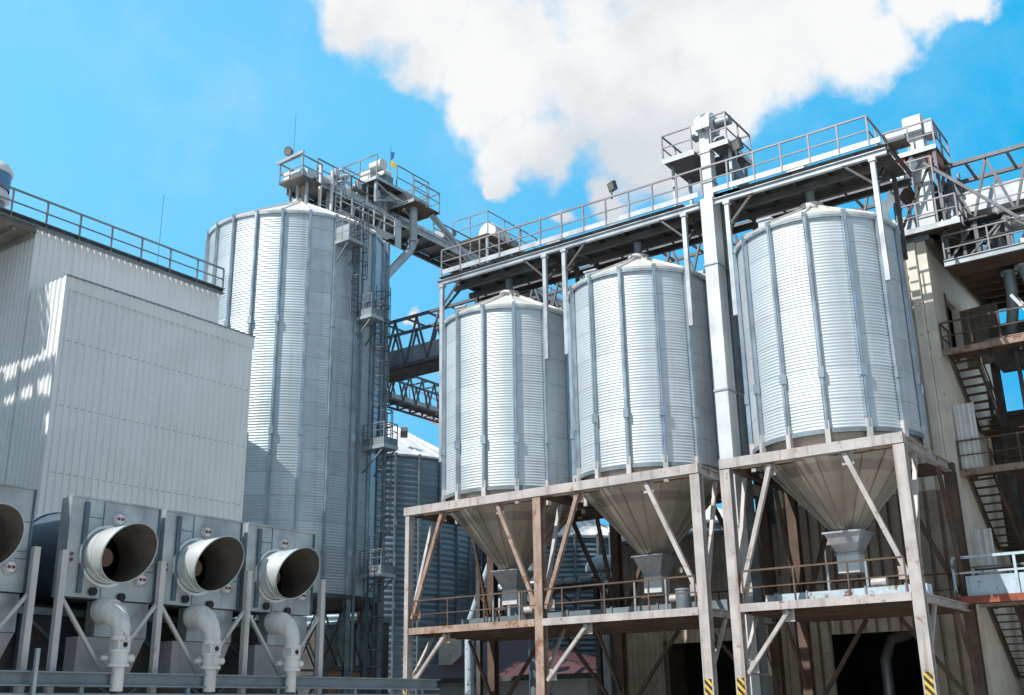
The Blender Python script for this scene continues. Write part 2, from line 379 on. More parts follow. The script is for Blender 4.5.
# ---------------------------------------------------------------- silos
def silo(name, label, c, Rr, z0, z1, nrib, a0, mat, wave=.17, legs=True, rise=1.45, group=None, ribmat='rib', amp=.0060, segs=None):
    cx, cy = c; t = thing(name, label, 'silo', (cx,cy,0), group)
    n = segs or nrib*10; nw = round((z1-z0)/wave); prof = []
    for i in range(nw*6+1):
        z = z0 + (z1-z0)*i/(nw*6); prof.append((Rr + amp*math.sin(2*math.pi*i/6), z))
    build('wall', MB().lathe(prof, n, c, a0), mat, t)
    rf = build('roof', MB().lathe([(Rr+.10,z1-.02),(Rr+.12,z1+.08),(.45,z1+rise),(.45,z1+rise+.25),(.0,z1+rise+.27)], nrib*2, c, a0), 'roof', t)
    build('eave_ring', MB().lathe([(Rr+.03,z1-.10),(Rr+.09,z1-.10),(Rr+.09,z1-.03),(Rr+.03,z1-.03)], nrib*4, c, a0), ribmat, t)
    for i in range(nrib):
        a = a0 + 2*math.pi*i/nrib; d = Vector((math.cos(a), math.sin(a), 0)); s = Vector((-d.y, d.x, 0)); b = Vector((cx,cy,0))
        m = MB()
        m.bar(b+d*(Rr+.045)+Vector((0,0,z0-.02)), b+d*(Rr+.045)+Vector((0,0,z1-.02)), .16, .03, d)
        for q in (-1,1): m.bar(b+d*(Rr+.10)+s*q*.055+Vector((0,0,z0-.02)), b+d*(Rr+.10)+s*q*.055+Vector((0,0,z1-.02)), .02, .09, d)
        m.bar(b+d*(Rr+.155)+Vector((0,0,z0-.02)), b+d*(Rr+.155)+Vector((0,0,z1-.02)), .07, .02, d)
        zz = z0 + 1.9
        while zz < z1-1: m.bar(b+d*(Rr+.12)+Vector((0,0,zz-.18)), b+d*(Rr+.12)+Vector((0,0,zz+.18)), .20, .14, d); zz += 5.6
        build('stiffener', m, ribmat, t)
        r = MB(); rr0 = b+d*(Rr+.10)+Vector((0,0,z1+.12)); rr1 = b+d*.5+Vector((0,0,z1+rise+.03)); r.bar(rr0, rr1, .06, .09)
        build('roof_rib', r, 'roof', rf)
        r = MB(); pz = z1+.10; r.bar(b+d*(Rr-.02)+Vector((0,0,pz)), b+d*(Rr+.16)+Vector((0,0,pz-.03)), .16, .14)
        build('eave_bracket', r, ribmat, rf)
    return t

S0, S1 = 10.24, 17.86
A0 = R(.5)
def hopper_silo(label):
    c = (-26.8, 37.3)
    t = silo('hopper_silo', label, c, 2.9, S0, S1, 14, A0, 'silo', wave=.112, group='hopper silos on the steel support frames')
    cx, cy = c
    build('rim_beam', MB().lathe([(2.86,S0-.16),(2.97,S0-.16),(2.97,S0-.01),(2.86,S0-.01)], 84, c, A0), 'dgalv', t)
    for i in range(14):
        a = A0 + 2*math.pi*i/14; d = Vector((math.cos(a), math.sin(a), 0)); b = Vector((cx,cy,0))+d*2.98
        build('leg', MB().bar(b+Vector((0,0,9.49)), b+Vector((0,0,S0+.25)), .17, .15, d), 'leg', t)
    n = 20; cn = MB().lathe([(2.78,S0-.1),(2.70,9.75),(.46,7.22)], n, c, A0); 
    for i in range(n):
        a = A0 + 2*math.pi*i/n; d = Vector((math.cos(a), math.sin(a), 0)); b = Vector((cx,cy,0))
        cn.bar(b+d*2.71+Vector((0,0,9.74)), b+d*.47+Vector((0,0,7.23)), .035, .07, d)
    co_ = build('cone', cn, 'cone', t)
    o = MB(); o.box(cx-.68,cx+.68,cy-.68,cy+.68,7.16,7.22); o.frustum((cx-.63,cx+.63,cy-.63,cy+.63,7.16),(cx-.34,cx+.34,cy-.34,cy+.34,6.50))
    ou = build('outlet_hopper', o, 'galvl', t)
    build('gate_box', MB().box(cx-.37,cx+.37,cy-.33,cy+.33,5.85,6.46), 'duct', ou)
    build('gate_flange', MB().box(cx-.43,cx+.43,cy-.4,cy+.4,6.462,6.498), 'galv', ou)
    # roof hatch box and inlet spout
    a = R(-118); hx, hy = cx+2.25*math.cos(a), cy+2.25*math.sin(a)
    h = MB(); h.box(hx-.24,hx+.24,hy-.2,hy+.2,S1+.3,S1+.62); h.box(hx-.29,hx+.29,hy-.25,hy+.25,S1+.622,S1+.68)
    build('roof_hatch', h, 'galvl', t)
    s = MB().tube((cx,cy,S1+1.7),(cx,cy,20.2),.17,14)
    build('inlet_spout', s, 'dgalv', t)
    return t
h1 = hopper_silo('leftmost of the three ribbed hopper silos, on the left bay of the rusty frame')
h2 = dup(h1, (-20.15,37.3,0), 'middle ribbed hopper silo, just left of the tall white elevator duct')
h3 = dup(h1, (-12.65,37.3,.12), 'largest ribbed hopper silo, right of the tall white elevator duct')

# tall flat-bottom silo on legs
big = silo('tall_silo', 'tallest ribbed silo, behind the pale cladded building, caged ladders on its right side', (-41.5,38), 4.74, 7.0, 25.9, 22, R(-3.2), 'bigsilo', wave=.135, rise=2.6, ribmat='rib', segs=22*5, amp=.0074)
bx, by = -41.5, 38
build('base_ring', MB().lathe([(4.70,6.78),(4.92,6.78),(4.92,6.98),(4.70,6.98)], 66, (bx,by)), 'dark', big)
build('floor_plate', MB().lathe([(4.69,6.9),(.01,6.88)], 44, (bx,by)), 'dark', big)
for i in range(22):
    a = R(-3.2) + 2*math.pi*i/22; x, y = bx+4.8*math.cos(a), by+4.8*math.sin(a)
    build('leg', MB().ibeam((x,y,0),(x,y,6.78),.26,.26,.03,(math.cos(a),math.sin(a),0)), 'dgalv', big)
br = MB()
for i in range(22):
    a = R(-3.2)+2*math.pi*i/22; b = R(-3.2)+2*math.pi*(i+1)/22
    p = lambda q, z: (bx+4.72*math.cos(q), by+4.72*math.sin(q), z)
    br.bar(p(a,.4),p(b,3.5),.07); br.bar(p(b,.4),p(a,3.5),.07); br.bar(p(a,3.7),p(b,6.6),.07); br.bar(p(b,3.7),p(a,6.6),.07); br.bar(p(a,3.6),p(b,3.6),.1)
build('leg_bracing', br, 'dark', big)
a = R(-75); hx, hy = bx+3.9*math.cos(R(-128)), by+3.9*math.sin(R(-128))
h = MB(); h.box(hx-.4,hx+.4,hy-.3,hy+.3,26.4,26.9); h.box(hx-.46,hx+.46,hy-.36,hy+.36,26.902,27.0)
build('roof_hatch', h, 'galvl', big)

# caged ladders with landings on the tall silo
la = thing('caged_ladder', 'zigzag caged ladders with four small landings up the right side of the tallest silo', 'ladder', (-36.0,38.0,0))
def landing(x0,x1,y0,y1,z,solid=False):
    d = MB(); d.box(x0,x1,y0,y1,z-.18,z); 
    lo = build('landing', d, 'galv', la)
    pts = [(x0,y0+.04,z),(x1-.04,y0+.04,z),(x1-.04,y1-.04,z),(x0,y1-.04,z)]
    railing(lo, pts, 'dgalv' if not solid else 'rail', 1.1, .6, .022, (.35,.72), toe=.35 if not solid else .0)
    if solid:
        s = MB(); s.bar(Vector(pts[0])+Vector((0,0,.35)), Vector(pts[1])+Vector((0,0,.35)), .02,.7); build('kick_panel', s, 'galv', lo)
    for yy in (y0+.1,y1-.1): build('landing_bracket', MB().bar((x1-.1,yy,z-.18),(x0-.1,yy,z-1.3),.06), 'dgalv', lo)
landing(-36.95,-35.95,36.3,37.35,24.55,True)
landing(-36.8,-35.6,37.7,38.7,20.75)
landing(-36.75,-35.35,38.55,39.6,14.2)
landing(-36.75,-35.35,38.55,39.6,8.0)
ladder(la, -36.55,37.45,20.75,25.8,(1,0),'cage')
ladder(la, -36.2,38.85,14.2,21.8,(1,0),'cage')
ladder(la, -36.2,39.2,8.0,15.3,(1,0),'cage')
ladder(la, -36.2,38.8,1.0,9.0,(1,0),'cage')
pi = MB().tube((-36.45,39.75,1),(-36.45,39.75,25.5),.11,10); pi.tube((-36.6,38.05,1),(-36.6,38.05,25.6),.07,8)
build('riser_pipe', pi, 'dgalv', la)

# ---------------------------------------------------------------- left building
tb = thing('cladded_building', 'tall pale ribbed cladding building at the left with a railed roof walkway', 'building', (-37,25,0))
build('wall', MB().corrugated((-37,20.6),(-37,29.4),0,19.5,(1,0)), 'clad', tb)
build('wall', MB().corrugated((-47,20.6),(-37.003,20.6),0,19.35,(0,-1)), 'clad', tb)
build('wall', MB().box(-47,-37.05,29.36,29.4,0,19.5), 'clad', tb)
build('roof', MB().box(-47,-37.06,20.66,29.34,19.3,19.49), 'trim', tb)
build('roof_gutter', MB().channel((-36.84,16.5,19.64),(-36.84,29.45,19.64),.26,.24,.03), 'dgalv', tb)
ov = MB(); ov.box(-47,-36.99,16.5,20.56,19.36,19.50)
ovo = build('roof_overhang', ov, 'wood', tb)
for i in range(6): build('joist', MB().bar((-37.05,16.9+i*.7,19.28),(-47,16.9+i*.7,19.28),.12,.16), 'wood', ovo)
railing(tb, [(-36.85,16.5,19.72),(-36.85,29.4,19.72)], 'dgalv', 1.0, 1.42, .035, (.5,))
build('roof_deck_pipe', MB().tube((-37.5,16.5,19.9),(-37.5,29.0,19.9),.16,10), 'dgalv', tb)
build('antenna', MB().tube((-37.8,26.6,19.5),(-37.8,26.6,23.6),.009,6), 'dark', tb)
an = thing('cladded_annex', 'low pale ribbed cladding annex in front of the tall building, behind the exhaust fans', 'building', (-34.6,25,0))
build('wall', MB().corrugated((-34.6,20.6),(-34.6,29.4),0,16.55,(1,0)), 'clad', an)
build('wall', MB().corrugated((-36.95,20.6),(-34.603,20.6),0,17.0,(0,-1)), 'clad', an)
build('wall', MB().box(-36.95,-34.64,29.36,29.4,0,16.9), 'clad', an)
build('corner_trim', MB().box(-34.70,-34.56,20.54,20.69,0,17.0), 'clad', an)
build('roof', MB().box(-36.96,-34.64,20.64,29.36,16.8,16.98), 'trim', an)
fa = build('fascia', MB().corrugated((-34.55,20.6),(-34.55,29.45),16.5,17.0,(1,0),.28,.03,.03), 'clad', an)
build('fascia_cap', MB().box(-34.62,-34.50,20.55,29.46,17.002,17.05), 'dgalv', an)
sj = MB()
for z in (14.6, 12.2, 9.8, 7.9): sj.box(-34.604,-34.592,20.7,29.38,z,z+.018)
build('sheet_joint', sj, 'dgalv', an)
rv = thing('roof_ventilator', 'white domed roof ventilator with a blue band, at the left edge of the photo', 'ventilator', (-39.0,19.6,19.5))
build('housing', MB().lathe([(.55,19.5),(.55,20.9)], 20, (-39,19.6)), 'dgalv', rv)
build('louvre_ring', MB().lathe([(.56,20.9),(.72,20.95),(.72,21.2),(.6,21.25),(.6,21.4)], 20, (-39,19.6)), 'white', rv)
build('band', MB().lathe([(.66,21.4),(.66,22.1)], 20, (-39,19.6)), mk('ventilator_blue', (.10,.25,.45), .5), rv)
build('cap', MB().lathe([(.72,22.08),(.72,22.25),(.55,22.5),(.25,22.6),(.001,22.62)], 20, (-39,19.6), cap0=True), 'white', rv)

nb = thing('added_shade_block', 'unseen tall grey block left of the railed roof overhang, added to shade the side wall', 'building', (-42,11,0))  # unseen block, added to cast shade on the cladded side wall
build('wall', MB().box(-47,-37.6,8.2,13.6,0,21.5), 'trim', nb)
pr_ = MB()  # loose bars added on top to dapple that shadow
for i in range(9): pr_.bar((-46.5+i*1.1,8.4,21.5),(-46.2+i*1.1,13.2,23.3),.3,.3)
for i in range(5): pr_.bar((-47,8.8+i*1.0,22.1),(-37.7,8.8+i*1.0,22.7+.2*i),.35,.3)
build('dapple_bars', pr_, 'dgalv', nb)
n2 = thing('added_shade_block', 'unseen low grey block left of the exhaust fans, added to shade their barrels', 'building', (-31,4,0))  # unseen block, added to keep the fan barrels in shade
build('wall', MB().box(-40,-21.9,0,8.0,0,11.4), 'trim', n2)
build('roof', MB().box(-40.2,-21.7,-.2,8.2,11.403,11.6), 'dgalv', n2)
bh = thing('dark_backing', 'dark backing box added to blacken the shaded gap under and behind the exhaust fans', 'housing', (-25,14.5,0))  # made-up box; its dark colour stands in for the gloom behind the posts
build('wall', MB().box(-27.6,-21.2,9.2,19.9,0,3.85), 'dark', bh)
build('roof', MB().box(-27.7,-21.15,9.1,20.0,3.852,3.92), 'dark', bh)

# ---------------------------------------------------------------- exhaust fans
FX = -20.0
def fan(label):
    yc = 13.65; y0, y1 = 12.6, 14.7; zc = 4.85
    t = thing('exhaust_fan', label, 'fan', (FX, yc, 2.5), 'exhaust fans with scooped hoods in front of the annex')
    p = MB()
    # front panel with a round hole
    n = 40; cy = 13.5; rad = .565; ring = [(cy+rad*math.cos(2*math.pi*i/n), zc+rad*math.sin(2*math.pi*i/n)) for i in range(n)]
    sq = []
    for i in range(n):
        a = 2*math.pi*i/n; dx, dz = math.cos(a), math.sin(a)
        tt = min(((y1-cy)/dx if dx > 1e-6 else (y0-cy)/dx if dx < -1e-6 else 9e9), ((5.97-zc)/dz if dz > 1e-6 else (4.0-zc)/dz if dz < -1e-6 else 9e9))
        sq.append((cy+dx*tt, zc+dz*tt))
    corners = [(y0,4.0),(y1,4.0),(y1,5.97),(y0,5.97)]
    for q in corners:
        i = min(range(n), key=lambda i: (sq[i][0]-q[0])**2+(sq[i][1]-q[1])**2); sq[i] = q
    vs = [(FX,y,z) for y,z in ring] + [(FX,y,z) for y,z in sq] + [(FX-.35,y,z) for y,z in sq] + [(FX-.35,y,z) for y,z in ring]
    f = [(i,(i+1)%n,n+(i+1)%n,n+i) for i in range(n)] + [(n+i,n+(i+1)%n,2*n+(i+1)%n,2*n+i) for i in range(n)] + [(2*n+i,2*n+(i+1)%n,3*n+(i+1)%n,3*n+i) for i in range(n)]
    p.add(vs, f)
    pa = build('front_panel', p, 'panel', t)
    for (ya,yb,za,zb) in ((13.04,13.33,5.60,5.615),(13.35,13.365,5.45,5.96),(14.04,14.68,5.33,5.345),(14.45,14.68,4.62,4.635),(14.2,14.68,4.76,4.772),(13.45,13.462,4.02,4.24)):
        build('panel_seam', MB().box(FX+.001,FX+.012,ya,yb,za,zb), 'paneld', pa)
    build('channel_strip', MB().box(FX+.001,FX+.05,12.90,13.0,4.08,5.90), 'paneld', pa)
    build('edge_angle', MB().box(FX-.2,FX+.03,14.702,14.74,4.0,5.98), 'paneld', pa)
    build('edge_angle', MB().box(FX-.2,FX+.03,12.6,14.74,5.972,6.01), 'panel', pa)
    # hood
    hd = MB(); m = 48; rings = []
    def ringpts(fx, rr): return [(fx(2*math.pi*i/m), cy+rr*math.cos(2*math.pi*i/m), zc+rr*math.sin(2*math.pi*i/m)) for i in range(m)]
    prof = [(lambda a: FX-.3, .55),(lambda a: FX+.30, .55),(lambda a: FX+.30, .566),(lambda a: FX+.33, .566),(lambda a: FX+.33,.553),
            (lambda a: FX+.50+.42*.70*(1+math.sin(a+.2)), .568)]
    vs = []; 
    for fx, rr in prof: vs += ringpts(fx, rr)
    fs = [(j*m+i, j*m+(i+1)%m, (j+1)*m+(i+1)%m, (j+1)*m+i) for j in range(len(prof)-1) for i in range(m)]
    hd.add(vs, fs); ho = build('hood', hd, 'hood', t)
    hi = MB(); vs = ringpts(lambda a: FX-.3, .535) + ringpts(lambda a: FX+.49+.42*.70*(1+math.sin(a+.2)), .555)
    hi.add(vs, [(i,(i+1)%m,m+(i+1)%m,m+i) for i in range(m)]); build('lining', hi, 'inner', ho)
    rl = MB(); 
    vs = ringpts(lambda a: FX+.485+.42*.70*(1+math.sin(a+.2)), .554)+ringpts(lambda a: FX+.505+.42*.70*(1+math.sin(a+.2)), .554)+ringpts(lambda a: FX+.505+.42*.70*(1+math.sin(a+.2)), .578)+ringpts(lambda a: FX+.485+.42*.70*(1+math.sin(a+.2)), .578)
    rl.add(vs, [(j*m+i, j*m+(i+1)%m, ((j+1)%4)*m+(i+1)%m, ((j+1)%4)*m+i) for j in range(4) for i in range(m)]); build('rolled_lip', rl, 'panel', ho)
    rg = MB(); vs = ringpts(lambda a: FX+.002, .566)+ringpts(lambda a: FX+.05,.566)+ringpts(lambda a: FX+.05,.63)+ringpts(lambda a: FX+.002,.63)
    rg.add(vs, [(j*m+i, j*m+(i+1)%m, (j+1)*m+(i+1)%m, (j+1)*m+i) for j in range(3) for i in range(m)]); build('flange_ring', rg, 'hood', ho)
    # barrel behind, motor inside
    ba = MB(); ba.add([(FX-.35,*q) for q in [(13.65+.98*math.cos(2*math.pi*i/32), 4.98+.98*math.sin(2*math.pi*i/32)) for i in range(32)]] +
                      [(FX-7.0,*q) for q in [(13.65+.98*math.cos(2*math.pi*i/32), 4.98+.98*math.sin(2*math.pi*i/32)) for i in range(32)]],
                      [(i,(i+1)%32,32+(i+1)%32,32+i) for i in range(32)] + [tuple(range(32,64))])
    bo = build('barrel', ba, 'barrel', t)
    bn = MB()
    for x in (-22,-24,-26):
        q = [(13.65+r*math.cos(2*math.pi*i/32), 4.98+r*math.sin(2*math.pi*i/32)) for r in (.982,1.02) for i in range(32)]
        bn.add([(x,*v) for v in q]+[(x+.06,*v) for v in q], [(i,(i+1)%32,32+(i+1)%32,32+i) for i in range(32)]+[(64+i,64+(i+1)%32,96+(i+1)%32,96+i) for i in range(32)]+[(32+i,32+(i+1)%32,96+(i+1)%32,96+i) for i in range(32)])
    build('barrel_band', bn, 'barrel', bo)
    mo = build('motor', MB().tube((FX-.6,cy-.03,zc-.02),(FX+.02,cy-.03,zc-.02),.19,20), 'motor', t)
    bl = MB()
    for i in range(6):
        a = i*math.pi/3+.3; d = Vector((0,math.cos(a),math.sin(a))); q = Vector((FX-.8,cy-.05,zc-.02)); bl.bar(q+d*.18+Vector((-.06,0,0)), q+d*.56, .16, .02, (1,.6,0))
    build('fan_blades', bl, 'inner', mo)
    # round ports, plugs, buttons
    for (y,z) in ((13.72,5.64),(14.38,4.45)):
        po = build('port', MB().tube((FX+.002,y,z),(FX+.06,y,z),.145,20), 'white', t)
        build('port_rim', MB().add([(FX+.061+.02*(j%2),y+r*math.cos(2*math.pi*i/20),z+r*math.sin(2*math.pi*i/20)) for j,r in enumerate((.10,.12,.145)) for i in range(20)],
              [(j*20+i,j*20+(i+1)%20,(j+1)*20+(i+1)%20,(j+1)*20+i) for j in range(2) for i in range(20)]), 'galv', po)
        for dy in (-.045,.045): build('indicator', MB().tube((FX+.061,y+dy,z),(FX+.085,y+dy,z),.032,10), 'redbtn', po)
    for (y,z) in ((13.26,4.13),(13.93,4.06)): build('drain_plug', MB().tube((FX+.002,y,z),(FX+.07,y,z),.085,16), 'black', t)
    for z in (4.72,4.83): build('indicator', MB().tube((FX+.001,12.72,z),(FX+.02,12.72,z),.035,10), 'redbtn', t)
    # lower box, elbow pipe, valve, chute
    build('lower_box', MB().box(FX-.45,FX-.12,13.48,14.72,3.27,3.98), 'panel', t)
    el = [Vector((FX-.10,13.60,3.78))+Vector((x,y,z)) for x,y,z in ((0,0,0),(.14,0,0),(.30,.0,-.03),(.46,.02,-.13),(.57,.04,-.25),(.62,.06,-.38),(.63,.06,-.54))]
    ep = MB().path(el, [.27,.27,.26,.24,.20,.18,.17], 18); eo = build('elbow_pipe', ep, 'white', t)
    gsk = MB()
    for j in (0,1,2): 
        gsk.path([el[j+2]-(el[j+3]-el[j+2])*.05, el[j+2]+(el[j+3]-el[j+2])*.12], [.262,.262] if j==0 else [.245-.03*j]*2, 18)
    build('pipe_seam', gsk, 'white', eo)
    vx, vy = FX+.53, 13.66
    va = MB().tube((vx,vy,3.17),(vx,vy,3.25),.20,16); va.box(vx-.14,vx+.14,vy-.14,vy+.14,2.99,3.17); va.tube((vx,vy,2.94),(vx,vy,2.99),.20,16)
    va.tube((vx,vy,2.72),(vx,vy,2.94),.175,16); va.tube((vx,vy,2.66),(vx,vy,2.72),.215,16); va.tube((vx,vy,2.2),(vx,vy,2.66),.13,14)
    va.box(vx-.23,vx-.17,vy-.16,vy+.16,2.74,2.92); va.tube((vx-.17,vy-.28,2.83),(vx-.17,vy-.12,2.83),.05,10)
    vo = build('valve', va, 'white', t)
    build('valve_wheel', MB().tube((vx,vy+.12,2.83),(vx,vy+.32,2.83),.075,12), 'white', vo)
    build('valve_cap', MB().tube((vx+.141,vy+.02,3.08),(vx+.16,vy+.02,3.08),.05,12), 'black', vo)
    ch = MB().prism([(FX-.15,13.15,3.26),(FX-.15,14.72,3.26),(FX-.15,14.3,2.3),(FX-.15,13.15,2.3)], (-.4,0,0)); build('chute', ch, mk('chute_grey_pink',(.44,.42,.42),.5,.1,.08,.2) if 'chute_grey_pink' not in bpy.data.materials else bpy.data.materials['chute_grey_pink'], t)
    return t
f1 = fan('galvanised exhaust fan with scooped hood, second from the left and nearest shown whole')
f0 = dup(f1, (FX, 10.72, 2.5), 'exhaust fan cut off by the left edge of the photo')
f2 = dup(f1, (FX, 15.93, 2.5), 'exhaust fan with scooped hood in the middle of the three shown whole')
f3 = dup(f1, (FX, 18.25, 2.5), 'exhaust fan with scooped hood farthest right, next to the tall silo legs')

fs_ = thing('fan_support_frame', 'pale steel post and brace frame carrying the row of exhaust fans', 'support frame', (-19.85,15,0))
for y in (9.5,11.85,12.45,14.77,17.15,19.5):
    build('post', MB().bar((-19.84,y,0),(-19.84,y,4.86),.13,.13,(1,0,0)), 'leg', fs_)
    if y < 19: build('post', MB().bar((-21.0,y,0),(-21.0,y,3.9),.13,.13,(1,0,0)), 'dgalv', fs_)
for a, b in ((9.5,11.85),(12.45,14.77),(14.77,17.15),(17.15,19.5)):
    m = (a+b)/2
    build('brace', MB().bar((-19.86,a+.06,3.95),(-19.86,m-.02,2.56),.07,.07), 'leg', fs_)
    build('brace', MB().bar((-19.86,b-.06,3.95),(-19.86,m+.02,2.56),.07,.07), 'leg', fs_)
    build('brace', MB().bar((-21.0,a,2.0),(-21.0,b,3.7),.07,.07), 'cage', fs_)
    build('brace', MB().bar((-21.0,b,2.0),(-21.0,a,3.7),.07,.07), 'cage', fs_)
build('cross_beam', MB().bar((-21.0,9.5,3.78),(-21.0,19.5,3.78),.12,.14), 'dgalv', fs_)
lr = thing('long_steel_rail', 'long grey steel beam along the bottom of the photo, in front of the fan supports', 'beam', (-19.6,16,0))
build('rail', MB().channel((-19.5,6.0,2.42),(-19.5,23.6,2.42),.16,.27,.03), 'dgalv', lr)
build('lower_pipe', MB().tube((-19.5,6.0,2.12),(-19.5,23.6,2.12),.05,8), 'galv', lr)
for y in (8.2,10.3,12.9,15.4,17.9,20.4,22.9): build('rail_post', MB().bar((-19.5,y,0),(-19.5,y,2.28),.09,.09,(1,0,0)), 'dgalv', lr)
build('stub_post', MB().bar((-19.38,11.85,1.8),(-19.38,11.85,2.95),.07,.07,(1,0,0)), 'galv', lr)

# ---------------------------------------------------------------- support frames
YF, YB = 34.4, 40.1
def support_frame(name, label, xs, mats, braces_low, grp):
    t = thing(name, label, 'support frame', ((xs[0]+xs[-1])/2, 37.2, 0), grp)
    x0, x1 = xs[0], xs[-1]
    for i, x in enumerate(xs):
        w = .20 if x < -29 else .36
        c = build('column', MB().ibeam((x,YF,0),(x,YF,9.49),w,.32,.04,(0,1,0)), mats[i], t)
        hz = MB(); hz.box(x-w*.36,x+w*.36,YF-.166,YF-.1615,.4,2.62); hz.box(x+w/2+.001,x+w/2+.005,YF-.16,YF-.12,.4,2.62)
        if x != -23.5: build('hazard_stripes', hz, 'hazard', c)
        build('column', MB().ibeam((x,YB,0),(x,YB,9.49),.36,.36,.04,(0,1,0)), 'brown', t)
        build('base_plate', MB().box(x-.4,x+.4,YF-.4,YF+.4,0.004,.05), 'dark', t)
        # side members: top, platform and bracing along Y
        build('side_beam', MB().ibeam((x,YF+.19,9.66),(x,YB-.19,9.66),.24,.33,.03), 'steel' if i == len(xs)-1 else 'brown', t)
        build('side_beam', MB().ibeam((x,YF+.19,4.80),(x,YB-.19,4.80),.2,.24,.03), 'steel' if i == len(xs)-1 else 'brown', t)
        ym = (YF+YB)/2
        build('side_brace', MB().bar((x,YF+.2,5.3),(x,YF+1.5,9.42),.13), 'steel', t)
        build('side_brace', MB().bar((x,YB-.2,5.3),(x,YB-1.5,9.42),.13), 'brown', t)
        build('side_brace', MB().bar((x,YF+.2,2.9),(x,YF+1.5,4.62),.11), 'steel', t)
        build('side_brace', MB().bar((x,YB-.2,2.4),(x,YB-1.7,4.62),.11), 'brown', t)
    e = .17
    build('top_beam', MB().box(x0-e,x1+e,YF-.19,YF+.13,9.495,9.83), 'steel', t)
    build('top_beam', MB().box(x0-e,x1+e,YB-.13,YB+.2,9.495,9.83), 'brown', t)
    for a, b in zip(xs, xs[1:]):
        wv = b-a; st = mats[0] if False else 'steel'
        l0 = a+.22; r0 = b-.22
        ma = 'rusty' if name == 'support_frame' and a < -25 else 'steel'
        build('brace', MB().bar((l0,YF,5.3),(a+.27*wv,YF,9.45),.15,.15,(0,1,0)), 'rusty' if a < -20 else 'steel', t)
        build('brace', MB().bar((r0,YF,5.45),(b-.30*wv,YF,9.45),.15,.15,(0,1,0)), 'rusty' if a < -25 else 'steel', t)
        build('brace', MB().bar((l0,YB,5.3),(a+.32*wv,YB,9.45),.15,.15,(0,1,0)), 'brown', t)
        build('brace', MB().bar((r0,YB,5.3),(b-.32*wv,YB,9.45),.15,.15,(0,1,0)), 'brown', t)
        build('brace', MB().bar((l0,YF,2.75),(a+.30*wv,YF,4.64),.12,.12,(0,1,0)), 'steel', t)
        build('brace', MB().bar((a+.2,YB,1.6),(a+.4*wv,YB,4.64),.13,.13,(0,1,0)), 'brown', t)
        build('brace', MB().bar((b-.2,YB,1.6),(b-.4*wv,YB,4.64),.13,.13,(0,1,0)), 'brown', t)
        for gx, gz in ((a+.36,5.42),(b-.36,5.55),(a+.27*wv-.06,9.28),(b-.30*wv+.06,9.28),(a+.36,2.95),(a+.30*wv-.05,4.50)):
            build('gusset_plate', MB().box(gx-.2,gx+.2,YF+.078,YF+.094,gz-.2,gz+.2), 'rusty' if a < -25 else 'steel', t)
        build('platform_fascia', MB().box(a+.18,b-.18,YF-.19,YF-.15,4.68,4.94), 'rusty' if a < -25 else 'steel', t)
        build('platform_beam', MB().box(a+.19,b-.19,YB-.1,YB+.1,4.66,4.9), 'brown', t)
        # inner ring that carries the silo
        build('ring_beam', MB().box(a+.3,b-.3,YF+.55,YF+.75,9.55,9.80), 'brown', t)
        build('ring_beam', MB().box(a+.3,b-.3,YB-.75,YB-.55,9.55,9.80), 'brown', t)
    build('deck', MB().box(x0+.02,x1-.02,YF-.145,YB-.11,4.84,4.90), 'brown', t)
    for i in range(5):
        y = YF+.8+i*1.05
        build('joist', MB().box(x0+.2,x1-.2,y-.06,y+.06,4.62,4.838), 'brown', t)
    railing(t, [(x0+.3,YF-.06,4.9),(x1-.3,YF-.06,4.9)], 'brown', 1.1, 1.9, .028, (.55,))
    railing(t, [(x0+.3,YB-.15,4.9),(x1-.3,YB-.15,4.9)], 'brown', 1.1, 1.9, .028, (.55,))
    return t
support_frame('support_frame', 'rusty two bay steel frame on stilts carrying the left and middle hopper silos', [-30.0,-23.5,-16.8], ['steel','rusty','steel'], None, 'steel frames under the hopper silos')
support_frame('support_frame', 'pale single bay steel frame on stilts carrying the nearest right hopper silo', [-15.65,-9.72], ['steel','steel'], None, 'steel frames under the hopper silos')
ge = thing('screw_conveyor', 'grey blue trough conveyor lying on the platform under the right hopper outlet', 'conveyor', (-12.7,36.4,4.9))
build('trough', MB().box(-15.4,-9.95,36.2,36.75,4.905,5.35), 'bluerail', ge)
for x in (-15.0,-13.9,-11.9,-10.6): build('trough_flange', MB().box(x-.03,x+.03,36.15,36.8,4.905,5.40), 'galv', ge)
ge2 = thing('screw_conveyor', 'grey trough conveyor lying on the platform under the left and middle hopper outlets', 'conveyor', (-23.4,37.3,4.9))
build('trough', MB().box(-29.4,-17.2,37.0,37.6,4.905,5.40), 'dgalv', ge2)
for x in (-28,-26,-24,-22,-20,-18): build('trough_flange', MB().box(x-.03,x+.03,36.95,37.65,4.905,5.45), 'dgalv', ge2)
for (cx, lab) in ((-26.8,'under the left hopper silo'),(-20.15,'under the middle hopper silo'),(-12.65,'under the right hopper silo')):
    gs = thing('slide_gate', 'steel slide gate drive with handle on the platform, '+lab, 'gate drive', (cx,36.6,4.9), 'slide gate drives under the hoppers')
    build('post', MB().bar((cx-.66,36.75,4.905),(cx-.66,36.75,6.3),.07,.07,(1,0,0)), 'galv', gs)
    build('post', MB().bar((cx+.66,36.75,4.905),(cx+.66,36.75,6.3),.07,.07,(1,0,0)), 'galv', gs)
    build('motor', MB().tube((cx+.75,36.9,5.55),(cx+1.25,36.9,5.55),.15,14), 'steel', gs)

